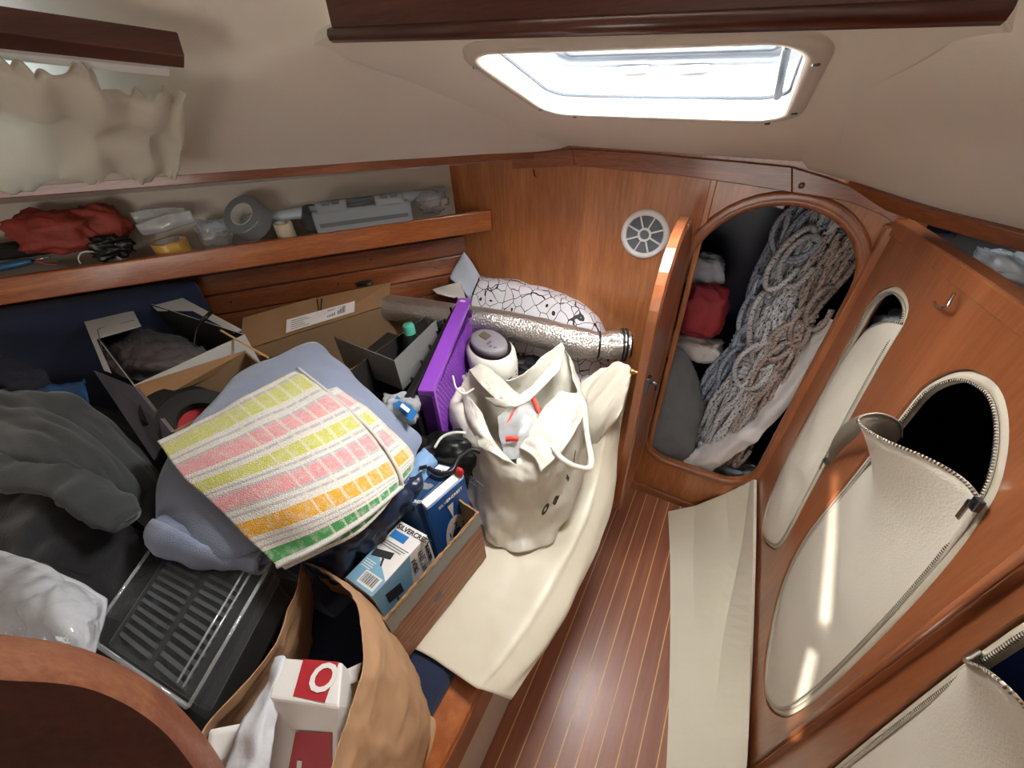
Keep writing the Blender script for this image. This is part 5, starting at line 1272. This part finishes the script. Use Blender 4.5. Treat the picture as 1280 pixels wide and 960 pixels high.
# ---- bedding that carries the clothes and the tray
def heap(name, label, pts, mat, seed):
    P = wrinkle(patch([[V(q) for q in r] for r in pts], 40, 30), .02, 6, seed)
    b = MB(); b.grid(P); n_u = 40
    border = P[0]+[r[-1] for r in P[1:]]+P[-1][-2::-1]+[r[0] for r in P[-2:0:-1]]
    b.grid([border, [V((p.x, p.y, .498)) for p in border]], closed_u=True)
    tag(b.build(name, mat, None, smooth=True), label, 'bedding')
heap('bedding', 'dark bedding heaped under the grey fleece and black garment', [[(-1.72, -.42, .70), (-1.3, -.42, .74), (-.95, -.42, .72), (-.62, -.42, .66)], [(-1.74, -.2, .86), (-1.3, -.2, .84), (-.95, -.2, .80), (-.60, -.2, .72)], [(-1.72, .02, .86), (-1.3, .03, .84), (-.98, .0, .80), (-.62, -.02, .73)], [(-1.66, .16, .72), (-1.25, .12, .76), (-.98, .06, .74), (-.66, .06, .68)]], 'black_cloth', 4)
heap('bedding', 'dark blue bedding roll under the blanket and towel', [[(-1.02, .06, .72), (-.85, .05, .78), (-.72, .08, .74), (-.62, .1, .70)], [(-1.0, .22, .80), (-.85, .24, .84), (-.72, .26, .80), (-.60, .28, .74)], [(-.98, .40, .80), (-.85, .42, .82), (-.72, .44, .78), (-.62, .46, .72)]], 'navy', 9)
# ---- film bag with white linen, black ribbed item in a clear tray
rows = [[(-60, 688, .97), (0, 692, .97), (45, 702, .975), (85, 722, .965), (118, 742, .945), (130, 752, .93)],
        [(-60, 720, .985), (0, 725, .99), (45, 735, .99), (85, 752, .98), (115, 770, .955), (128, 780, .93)],
        [(-60, 760, .98), (0, 765, .985), (40, 775, .985), (78, 790, .975), (108, 805, .95), (118, 812, .93)],
        [(-60, 810, .94), (0, 812, .945), (40, 822, .945), (75, 832, .94), (100, 838, .93), (112, 840, .91)]]
plain('linen_white', (206, 208, 214), .8, bump=.4, bscale=60)
ba = thing('linen_bag', 'clear plastic bag of white linen in the near left corner', 'bag', tuple(pz(50, 780, .9)))
P = wrinkle(patch(pzs([[(x, y, z-.012) for x, y, z in r] for r in rows]), 40, 34), .010, 9, 3); MB().grid(P).build('linen', 'linen_white', ba, smooth=True, solid=.004)
P = crumple(patch(pzs(rows), 70, 56), .008, 14, 9); MB().grid(P).build('film', 'film', ba, smooth=True)
tq = [pz(212, 668, .865), pz(338, 708, .855), pz(240, 880, .87), pz(122, 800, .89)]
ribc = thing('ribbed_mat', 'black ribbed rubber item packed in a clear plastic tray', 'mat', tuple(pz(220, 780, .82)))
MB().hexa([p-V((0, 0, .05)) for p in tq], [p-V((0, 0, .016)) for p in tq]).build('base', 'black_cloth', ribc, bevel=.006)
plain('rib_grey', (70, 74, 80), .6)
def tqp(u, v, z=0): return tq[0].lerp(tq[1], u).lerp(tq[3].lerp(tq[2], u), v)+V((0, 0, z))
for col_, (u0, u1) in enumerate(((.10, .44), (.52, .84))):
    for k in range(11):
        v0 = .20+k*.07+(.04 if col_ else 0); 
        if v0 > .95: continue
        a_, b_, c_, d_ = tqp(u0, v0-.05*(.5), -.015), tqp(u1, v0, -.015), tqp(u1, v0+.03, -.015), tqp(u0, v0+.03-.025, -.015)
        MB().hexa([a_, b_, c_, d_], [p+V((0, 0, .006)) for p in (a_, b_, c_, d_)]).build('rib', 'rib_grey', ribc)
tray = thing('clear_tray', 'clear plastic tray lid with bright edges over the black ribbed item', 'tray', tuple(pz(220, 780, .8)))
lid = [tqp(-.02, -.02, .012), tqp(1.03, -.02, .012), tqp(1.03, 1.02, .012), tqp(-.02, 1.02, .012)]
lowr = [tqp(-.06, -.05, -.07), tqp(1.10, -.05, -.07), tqp(1.10, 1.05, -.07), tqp(-.06, 1.05, -.07)]
MB().grid(wrinkle(patch([[lid[0], lid[1]], [lid[3], lid[2]]], 26, 26), .004, 14, 4)).build('lid', 'film_clear', tray, smooth=True)
MB().grid([lid, lowr], closed_u=True).build('rim_wall', 'film_clear', tray)
ed = MB()
clear('film_edge', fac=.25, rough=.05, bump=.1)
for a_, b_ in ((0, 3), (1, 2), (0, 1), (2, 3)): ed.tube([lid[a_], lid[b_]], .003, 6)
for u in (.86, .92): ed.tube([tqp(u, .12, .013), tqp(u, .95, .013)], .002, 6)
ed.build('bright_edges', 'film_edge', tray, smooth=True)

# ---- carton of small boxes on the sheet
cA, cB = pz(598, 640, .715), pz(480, 776, .715); back_v = (pz(432, 722, .715)-pz(480, 772, .715)); back_v.z = 0; back_v = back_v.normalized()*.26
rim = [cA, cB, cB+back_v, cA+back_v]
cart = open_box('low_carton', 'low worn printed carton holding small boxes on the cream sheet', rim, .508, 'card_printed', 'card_inner', ragged=.003, n=24)
dn = (cB-cA); nn = V((dn.y, -dn.x, 0)).normalized(); nn = nn if nn.dot(face(cA)) > 0 else -nn
plain('card_grey', (146, 148, 142), .8, bump=.2, bscale=80)
MB().hexa([cA+nn*.0006-V((0, 0, .05)), cB+nn*.0006-V((0, 0, .06)), cB+nn*.0016-V((0, 0, .06)), cA+nn*.0016-V((0, 0, .05))], [cA+nn*.0006-V((0, 0, .004)), cB+nn*.0006-V((0, 0, .004)), cB+nn*.0016-V((0, 0, .004)), cA+nn*.0016-V((0, 0, .004))]).build('grey_border', 'card_grey', cart)
wob = MB(); wob.tube([cA.lerp(cB, i/30)+V((0, 0, .002*math.sin(i*2.3)))+nn*.0 for i in range(31)], .0028, 5); wob.build('torn_edge', 'card_brown', cart)
MB().hexa([cA.lerp(cB, .55)+nn*.0006-V((0, 0, .13)), cA.lerp(cB, .63)+nn*.0006-V((0, 0, .13)), cA.lerp(cB, .63)+nn*.0014-V((0, 0, .13)), cA.lerp(cB, .55)+nn*.0014-V((0, 0, .13))], [p-V((0, 0, .115)) for p in (cA.lerp(cB, .55)+nn*.0006, cA.lerp(cB, .63)+nn*.0006, cA.lerp(cB, .63)+nn*.0014, cA.lerp(cB, .55)+nn*.0014)]).build('printed_mark', 'ink_grey', cart)
# the white and blue radio box
ta_, tb2, tc2_, td_ = pz(501, 651, .748), pz(534, 669, .748), pz(465, 746, .748), pz(432, 722, .748)
rb = thing('radio_box', 'white and light blue box with a barcode in the low carton', 'box', (ta_+tb2+tc2_+td_)*.25-V((0, 0, .23)))
lowz = .52
MB().hexa([V((p.x, p.y, lowz)) for p in (ta_, tb2, tc2_, td_)], [ta_, tb2, tc2_, td_]).build('carton', 'paper_white', rb, bevel=.0015)
def rq(u, v, off=.0006): return ta_.lerp(tb2, u).lerp(td_.lerp(tc2_, u), v)+V((0, 0, off))
def decal(pts, mat, parent, name='print'):
    return MB().add(pts, [tuple(range(len(pts)))]).build(name, mat, parent)
decal([rq(0, .46), rq(1, .78), rq(1, 1), rq(0, 1)], 'blue_light', rb, 'blue_panel')
decal([rq(.08, .15, .001), rq(.62, .15, .001), rq(.62, .27, .001), rq(.08, .27, .001)], 'blue_mid', rb, 'blue_square')
xr = (tb2-ta_).normalized(); yr = (ta_-td_).normalized()
tl_ = (tb2-ta_).length
text('SILVERCREST', .0155, 'ink', rb, rq(.07, .115, .001), xr, yr, bold=.0004)
for k in range(3): decal([rq(.06, .33+k*.035, .001), rq(.95-.08*k, .33+k*.035, .001), rq(.95-.08*k, .342+k*.035, .001), rq(.06, .342+k*.035, .001)], 'ink_grey', rb, 'text_line')
decal([rq(.05, .50, .0012), rq(.62, .43, .0012), rq(.66, .53, .0012), rq(.08, .61, .0012)], 'ink', rb, 'pictured_radio')
decal([rq(.42, .56, .0012), rq(.5, .56, .0012), rq(.6, .66, .0012), rq(.54, .66, .0012)], 'ink', rb, 'pictured_stand')
for k in range(4): decal([rq(.06, .66+k*.032, .0012), rq(.42-.03*(k % 2), .66+k*.032, .0012), rq(.42-.03*(k % 2), .672+k*.032, .0012), rq(.06, .672+k*.032, .0012)], 'paper_white', rb, 'text_line')
decal([rq(.32, .78, .0012), rq(.92, .78, .0012), rq(.92, .96, .0012), rq(.32, .96, .0012)], 'paper_white', rb, 'barcode_label')
bc = MB(); rnd = random.Random(4); u = .37
while u < .86:
    w = rnd.choice((.012, .02, .03)); bc.add([rq(u, .80, .0018), rq(u+w, .80, .0018), rq(u+w, .93, .0018), rq(u, .93, .0018)], [(0, 1, 2, 3)]); u += w+rnd.choice((.012, .022))
bc.build('barcode', 'ink', rb)['kind'] = 'stuff'
def sq(u, v, off=.0008):     # the side towards the gangway
    d = V(((tc2_-tb2).y, -(tc2_-tb2).x, 0)).normalized(); d = d if d.dot(face(tb2)) > 0 else -d
    p = tb2.lerp(tc2_, u); return V((p.x, p.y, p.z-(p.z-lowz)*v))+d*off
decal([sq(.35, 0), sq(1, 0), sq(1, .9), sq(.6, .9)], 'blue_light', rb, 'blue_panel')
xs = (sq(1, .1)-sq(0, .1)).normalized()
text('SILVERCREST', .011, 'ink', rb, sq(.04, .10, .0012), (0, 0, -1), xs, bold=.0002)
text('WELTEMPF', .021, 'ink_grey', rb, sq(.14, .08, .0012), (0, 0, -1), xs)
text('RADIO', .016, 'ink', rb, sq(.30, .1, .0012), (0, 0, -1), xs)
decal([sq(.62, .20, .0014), sq(.86, .14, .0014), sq(.86, .30, .0014), sq(.62, .36, .0014)], 'ink', rb, 'pictured_radio')
decal([sq(.72, .34, .0014), sq(.75, .34, .0014), sq(.78, .6, .0014), sq(.76, .6, .0014)], 'ink', rb, 'pictured_stand')
# teal box with a picture, blue cased manual beside it
ba_, bb_, bc_, bd_ = pz(492, 628, .785), pz(520, 632, .785), pz(571, 585, .785), pz(548, 579, .785)
tb3 = thing('teal_box', 'dark teal printed box standing behind the radio box in the carton', 'box', (ba_+bb_+bc_+bd_)*.25-V((0, 0, .26)))
MB().hexa([V((p.x, p.y, .52)) for p in (ba_, bb_, bc_, bd_)], [ba_, bb_, bc_, bd_]).build('carton', 'blue_deep', tb3, bevel=.0015)
def tq2(u, v, off=.0008): return ba_.lerp(bd_, u).lerp(bb_.lerp(bc_, u), v)+V((0, 0, off))
for (u, v, w, h) in ((.28, .1, .2, .5), (.36, .3, .16, .5), (.44, .12, .08, .3), (.40, .6, .12, .25)): decal([tq2(u, v), tq2(u+w, v), tq2(u+w*.8, v+h), tq2(u+.02, v+h)], 'cable_grey', tb3, 'pictured_parts')
xt = (bb_-ba_).normalized(); text('SILVERCREST', .0105, 'paper_white', tb3, tq2(.05, .08, .001), xt, (bd_-ba_), bold=.0002)
text('CE', .018, 'paper_white', tb3, tq2(.78, .55, .001), xt, (bd_-ba_))
decal([tq2(.86, .1), tq2(.97, .1), tq2(.97, .7), tq2(.86, .7)], 'label_white', tb3, 'pale_label')
bm2 = thing('blue_case', 'bright blue case with a white dial and triangle in the low carton', 'box', tuple(pz(560, 670, .55)))
m0, m1 = pz(535, 637, .775), pz(581, 596, .775); dv = (m1-m0); dv.z = 0; dv.normalize(); nv_ = V((dv.y, -dv.x, 0)); nv_ = nv_ if nv_.dot(face(m0)) > 0 else -nv_
MB().hexa([V((p.x, p.y, .52)) for p in (m0, m1, m1-nv_*.045, m0-nv_*.045)], [m0, m1, m1-nv_*.045, m0-nv_*.045]).build('cover', 'blue_box', bm2, bevel=.003)
MB().hexa([m0-nv_*.003+V((0, 0, -.01)), m1-nv_*.003+V((0, 0, -.01)), m1-nv_*.02+V((0, 0, -.01)), m0-nv_*.02+V((0, 0, -.01))], [m0-nv_*.003+V((0, 0, .004)), m1-nv_*.003+V((0, 0, .004)), m1-nv_*.02+V((0, 0, .012)), m0-nv_*.02+V((0, 0, .012))]).build('white_page_edge', 'paper_white', bm2)
Lm = (m1-m0).length
def mq(u, z, off=.0008): return m0+dv*(u*Lm)+V((0, 0, -z))+nv_*off
decal([mq(.42, .045), mq(.58, .045), mq(.50, .10)], 'paper_white', bm2, 'white_triangle')
fan = [mq(.5+.32*cos(radians(a)), .175-.08*sin(radians(a))*1.0) for a in range(0, 181, 15)]+[mq(.5+.14*cos(radians(a)), .175-.03*sin(radians(a))) for a in range(180, -1, -30)]
decal(fan, 'label_white', bm2, 'white_dial')
text('SILVERCREST', .013, 'paper_white', bm2, mq(.22, .03, .001), dv, (0, 0, 1))
for k, ch in enumerate('123'): text(ch, .026, 'ink', bm2, mq(.26+.2*k, .16-.02*(k == 1), .0012), dv, (0, 0, 1))
blob('red_bead', pz(574, 590, .79), (.01, .008, .012), 'ink_red', 'small red tag at the corner of the blue case', 'tag', 71, .2)
# navy film, blue shirt and packet of wipes tucked around
sheet('navy_bag', [[(360, 700, .82), (430, 660, .84), (500, 612, .84), (530, 590, .82)], [(385, 712, .79), (448, 684, .79), (505, 640, .79), (528, 610, .79)], [(415, 728, .70), (458, 706, .69), (498, 664, .69), (518, 634, .70)], [(430, 740, .6), (468, 722, .58), (500, 684, .58), (516, 650, .6)]], 40, 30, 'navy_film', 'dark navy plastic bag sagging between towel and carton', 'bag', .02, 14, 5, ridge=True)
sheet('blue_shirt', [[(486, 612, .80), (512, 580, .81), (530, 560, .81)], [(498, 618, .80), (522, 592, .815), (540, 572, .80)], [(508, 624, .78), (530, 602, .79), (548, 584, .77)]], 24, 18, 'shirt_blue', 'light blue wrapped shirt behind the teal box', 'shirt', .012, 20, 8)
MBk = MB()
for k in range(3): MBk.box(pz(505+12*k, 612-14*k, .818), (.018, .006, .006), Matrix.Rotation(.8, 3, 'Z'))
tag(MBk.build('clip_strip', 'black', None), 'row of black clips on the blue wrapped shirt', 'clips')
wp = blob('wipes_packet', pz(500, 512, .86), (.05, .035, .04), 'film_milky', 'crinkled clear and blue packet behind the blanket corner', 'packet', 77, .3, .5)
decal([pz(496, 494, .905), pz(522, 515, .895), pz(514, 528, .885), pz(490, 505, .895)], 'blue_mid', wp, 'blue_print')
decal([pz(503, 504, .907), pz(513, 512, .903), pz(510, 516, .902), pz(500, 508, .906)], 'paper_white', wp, 'white_print')
# cables near the crate
tag(MB().tube(spline([pz(528, 580, .80), pz(548, 592, .80), pz(565, 588, .80), pz(574, 572, .80), pz(590, 562, .79), pz(600, 565, .78)], 30), .006, 8).build('black_cable', 'cable_black', None, smooth=True), 'thick black cable looping between the crate and carrier bag', 'cable')
tag(MB().tube(spline([pz(543, 560, .80), pz(552, 547, .81), pz(566, 541, .815), pz(582, 541, .81)], 24), .0035, 7).build('white_cable', 'cable_white', None, smooth=True), 'white cable bending out below the purple crate', 'cable')
tag(MB().tube(spline([pz(566, 470, .85), pz(570, 485, .84), pz(580, 492, .83), pz(592, 486, .82)], 20), .003, 7).build('white_flex', 'cable_white', None, smooth=True), 'short white flex beside the appliance', 'cable')
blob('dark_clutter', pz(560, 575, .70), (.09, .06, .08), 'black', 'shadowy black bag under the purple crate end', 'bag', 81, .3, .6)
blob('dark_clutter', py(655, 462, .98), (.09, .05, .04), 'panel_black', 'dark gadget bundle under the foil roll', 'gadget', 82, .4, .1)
tag(MB().box(py(650, 452, .93), (.03, .02, .006), Matrix.Rotation(.3, 3, 'Z')).build('grey_clip', 'steel', None, bevel=.002), 'small bright buckle on the dark bundle under the foil roll', 'buckle')

# ---- white carrier bag
cbag = thing('carrier_bag', 'crumpled white plastic carrier bag standing on the cream sheet', 'bag', tuple(pz(650, 660, .508)))
cols = [[(578, 483, .80), (564, 505, .77), (572, 570, .68), (586, 635, .58), (605, 668, .512)],
 [(601, 515, .80), (580, 540, .76), (584, 590, .67), (598, 645, .57), (612, 676, .512)],
 [(617, 552, .785), (604, 570, .75), (605, 610, .66), (615, 660, .56), (625, 684, .512)],
 [(644, 580, .76), (640, 600, .73), (640, 630, .65), (642, 668, .55), (643, 689, .512)],
 [(648, 563, .775), (658, 600, .74), (664, 630, .65), (664, 664, .55), (662, 686, .512)],
 [(659, 535, .80), (685, 585, .76), (690, 620, .66), (688, 654, .56), (678, 680, .512)],
 [(698, 492, .84), (715, 545, .78), (716, 592, .67), (708, 640, .57), (692, 668, .512)],
 [(722, 488, .84), (734, 525, .79), (732, 575, .68), (720, 622, .58), (702, 655, .512)],
 [(706, 432, .885), (722, 470, .82), (735, 540, .70), (722, 600, .6), (700, 635, .512)],
 [(684, 441, .88), (690, 480, .8), (690, 540, .68), (685, 590, .58), (680, 625, .512)],
 [(640, 475, .85), (640, 500, .78), (640, 550, .68), (640, 590, .58), (645, 630, .512)],
 [(606, 457, .855), (600, 490, .78), (600, 550, .68), (605, 600, .58), (615, 640, .512)],
 [(586, 462, .84), (575, 485, .78), (575, 550, .68), (585, 610, .58), (600, 650, .512)]]
C3 = [[pz(*q) for q in c_] for c_ in cols]
lv = [spline([c_[k] for c_ in C3], 130, True) for k in range(5)]
colsp = [spline([lv[k][i] for k in range(5)], 60) for i in range(130)]
rings = [[colsp[i][j] for i in range(130)] for j in range(60)]
rings = wrinkle(crumple([r+[r[0]] for r in rings], .009, 6, 3, 3), .016, 8, 5, direc=(V((1, 0, 0)), V((0, 1, 0)), 13, 13))
for r in rings: r[-1] = r[0]
rings = [[p for p in r[:-1]] for r in rings]
cb0 = sum(rings[-1], V())/130
rings += [[p.lerp(cb0, .4) for p in rings[-1]], [p.lerp(cb0, .98) for p in rings[-1]]]
MB().grid(rings, closed_u=True).build('film', 'carrier_film', cbag, smooth=True, solid=.0012)
cs = [cb0]*44; rings = rings[:58]
def strip(pts, w, mat, parent, name, up=V((0, 0, 1))):
    pts = spline(pts, 30); P = []
    for i, p in enumerate(pts):
        t_ = (pts[min(i+1, 29)]-pts[max(i-1, 0)]).normalized(); s_ = t_.cross(face(p)).normalized()
        P.append([p-s_*w/2, p+s_*w/2])
    MB().grid(P).build(name, mat, parent, smooth=True, solid=.001)
strip([pz(684, 548, .805), pz(700, 571, .80), pz(722, 584, .79), pz(739, 581, .785), pz(734, 545, .80), pz(726, 500, .83)], .013, 'carrier_film', cbag, 'handle')
def film(rows, nu, nv, amp, sc, seed):
    MB().grid(crumple(patch(pzs(rows), nu, nv), amp, sc, seed)).build('mouth_flap', 'carrier_film', cbag, smooth=True, solid=.0012)
film([[(586, 462, .845), (606, 457, .86), (650, 494, .845)], [(596, 475, .84), (620, 485, .842), (645, 500, .838)], [(604, 484, .835), (628, 506, .828), (643, 507, .828)]], 24, 18, .005, 22, 2)
film([[(606, 497, .825), (650, 494, .85), (706, 434, .89)], [(622, 508, .815), (655, 505, .84), (700, 462, .875)], [(648, 500, .82), (672, 488, .835), (694, 468, .86)]], 26, 18, .005, 22, 5)
film([[(650, 560, .785), (662, 532, .81), (700, 490, .85)], [(668, 572, .79), (690, 545, .815), (720, 500, .85)], [(676, 590, .775), (706, 560, .80), (730, 520, .82)]], 26, 22, .007, 20, 7)
film([[(576, 486, .808), (590, 500, .815), (602, 516, .81)], [(582, 520, .79), (598, 535, .80), (618, 552, .79)], [(600, 560, .775), (618, 568, .78), (643, 580, .765)]], 24, 22, .007, 18, 9)
# lettering down the gangway side of the bag
ltr = [('C', 722, 552), ('F', 713, 572), ('I', 704, 596), ('a', 691, 622), ('o', 677, 636)]
for ch, x, y in ltr:
    # nearest point of the film to the line of sight
    d = ray(x, y); best = None
    for r_ in rings[4:50]:
        for p in r_:
            e = (p-EYE); dist = (e-d*e.dot(d)).length
            if dist < .012 and (best is None or e.length < (best-EYE).length): best = p
    if best is None: continue
    out = (V((best.x-cs[20].x, best.y-cs[20].y, 0)).normalized()*.6+face(best)*.6); out.z = 0; out.normalize(); xw = V((0, 0, 1)).cross(out)
    text(ch, .062, 'ink', cbag, best+out*.022-xw*.012+V((0, 0, -.015)), xw*.8+V((0, 0, .45)), V((0, 0, 1)), bold=.002)
sk = MB()
for k in range(3): sk.tube([pz(590+5*k, 600+4*k, .66)+face(pz(590, 600, .66))*.03+V((.01*cos(a_), 0, .014*sin(a_))) for a_ in [q_*.6 for q_ in range(9)]], .0012, 4)
sk.build('sketch_print', 'ink_grey', cbag)
# zip bag with red seal inside
zb = thing('zip_bag', 'clear zip bag with a red seal inside the carrier bag', 'bag', tuple(pz(645, 530, .74)))
P = wrinkle(patch(pzs([[(622, 520, .80), (650, 500, .83), (670, 505, .82)], [(625, 550, .79), (650, 540, .81), (676, 530, .80)], [(632, 575, .77), (650, 572, .77), (668, 560, .77)]]), 20, 20), .01, 16, 4)
MB().grid(P).build('film', 'film_milky', zb, smooth=True)
strip([pz(660, 488, .845), pz(668, 502, .835), pz(674, 516, .825)], .012, 'red_zip', zb, 'red_seal')
strip([pz(632, 549, .805), pz(640, 548, .808), pz(648, 549, .805)], .014, 'red_zip', zb, 'red_seal')
strip([pz(632, 535, .80), pz(640, 518, .815), pz(652, 500, .83)], .006, 'red_zip', zb, 'red_seal')

# ---- brown paper bag with two packages
pb = thing('paper_bag', 'torn brown paper bag standing open in front of the low carton', 'bag', tuple(pz(450, 900, .5)))
rows = [[(379, 703, .80), (412, 722, .805), (440, 748, .815), (452, 790, .825), (454, 830, .835), (434, 892, .845), (412, 962, .85), (395, 1040, .85)],
        [(384, 704, .79), (424, 726, .78), (456, 754, .78), (474, 796, .78), (482, 840, .78), (470, 900, .78), (455, 965, .78), (440, 1040, .78)],
        [(390, 712, .74), (440, 736, .70), (472, 768, .68), (500, 815, .67), (512, 858, .67), (512, 905, .67), (500, 965, .67), (485, 1040, .67)],
        [(405, 735, .60), (450, 752, .57), (482, 782, .54), (514, 828, .52), (528, 868, .52), (537, 905, .52), (526, 965, .52), (510, 1040, .52)]]
P = crumple(patch(pzs(rows), 90, 60), .006, 10, 6); MB().grid(P).build('front_wall', 'kraft', pb, smooth=True, solid=.0015)
rows = [[(379, 703, .80), (362, 760, .815), (338, 810, .83), (296, 868, .845), (252, 912, .855), (225, 980, .86)],
        [(384, 720, .72), (372, 770, .73), (352, 822, .74), (315, 880, .75), (275, 925, .76), (250, 990, .76)],
        [(395, 745, .56), (390, 790, .56), (380, 840, .56), (350, 900, .56), (320, 950, .56), (300, 1010, .56)]]
P = crumple(patch(pzs(rows), 60, 40), .006, 10, 8); MB().grid(P).build('back_wall', 'kraft', pb, smooth=True, solid=.0015)
rows = [[(530, 890, .53), (545, 902, .525), (540, 935, .52)], [(524, 905, .53), (538, 920, .525), (530, 960, .52)]]
sheet('paper_scrap', rows, 8, 6, 'kraft', None, parent=pb, solid=.001)
def package(name, label, tops, zt, zb_, mat):
    t = thing(name, label, 'package', tuple(pz(tops[0][0], tops[0][1], zb_)), 'packages in the paper bag')
    T4 = [pz(x, y, z) for (x, y), z in zip(tops, zt)]
    return t, T4
pk, _ = package('milk_carton', 'white and red printed carton standing in the paper bag', [(352, 820)], [.8], .5, 'paper_white')
q0, q1, q2, q3 = pz(350, 822, .84), pz(428, 828, .84), pz(424, 884, .845), pz(336, 872, .845)
q4, q5 = pz(420, 1000, .74), pz(325, 1000, .74)
MB().add([q0, q1, q2, q3, q4, q5, q0-V((0, 0, .28)), q1-V((0, 0, .28)), V((q4.x, q4.y, .56)), V((q5.x, q5.y, .56))], [(0, 1, 2, 3), (3, 2, 4, 5), (1, 7, 8, 4, 2), (0, 3, 5, 9, 6), (0, 6, 7, 1), (5, 4, 8, 9)]).build('carton', 'paper_white', pk, bevel=.003)
def quadp(a, b, c, d, u, v, off): n = (b-a).cross(d-a).normalized(); n = n if n.dot(face(a)) > 0 else -n; return a.lerp(b, u).lerp(d.lerp(c, u), v)+n*off
decal([quadp(q0, q1, q2, q3, u, v, .001) for u, v in ((.38, 0), (.95, 0), (.80, .95), (.34, .9))], 'ink_red', pk, 'red_print')
decal([quadp(q3, q2, q4, q5, u, v, .001) for u, v in ((.42, .30), (.92, .28), (.95, 1.0), (.30, 1.0))], 'ink_red', pk, 'red_print')
ql = (q1-q0).normalized()
text('O', .05, 'paper_white', pk, quadp(q0, q1, q2, q3, .48, .75, .002), ql, q0-q3, bold=.001)
text('L', .05, 'paper_white', pk, quadp(q3, q2, q4, q5, .45, .85, .002), (q2-q3), q3-q5, bold=.001)
rows = [[(345, 822, .835), (355, 820, .84), (358, 828, .835)], [(322, 870, .835), (336, 872, .845), (350, 880, .83)], [(292, 935, .83), (315, 940, .84), (338, 945, .82)], [(275, 1000, .8), (305, 1000, .82), (330, 1000, .8)]]
sheet('white_cloth', rows, 16, 26, 'linen_white', 'narrow white cloth stuffed beside the red printed carton', 'cloth', .012, 18, 3)
sheet('white_card', [[(262, 912, .83), (300, 905, .82)], [(255, 960, .82), (295, 955, .80)]], 6, 6, 'paper_white', 'white card edge at the bottom of the paper bag', 'card', 0)
sheet('white_leaf', [[(430, 838, .80), (452, 828, .81)], [(428, 860, .79), (446, 852, .80)]], 6, 6, 'paper_white', 'curled white leaflet between the carton and the paper bag wall', 'leaflet', 0)
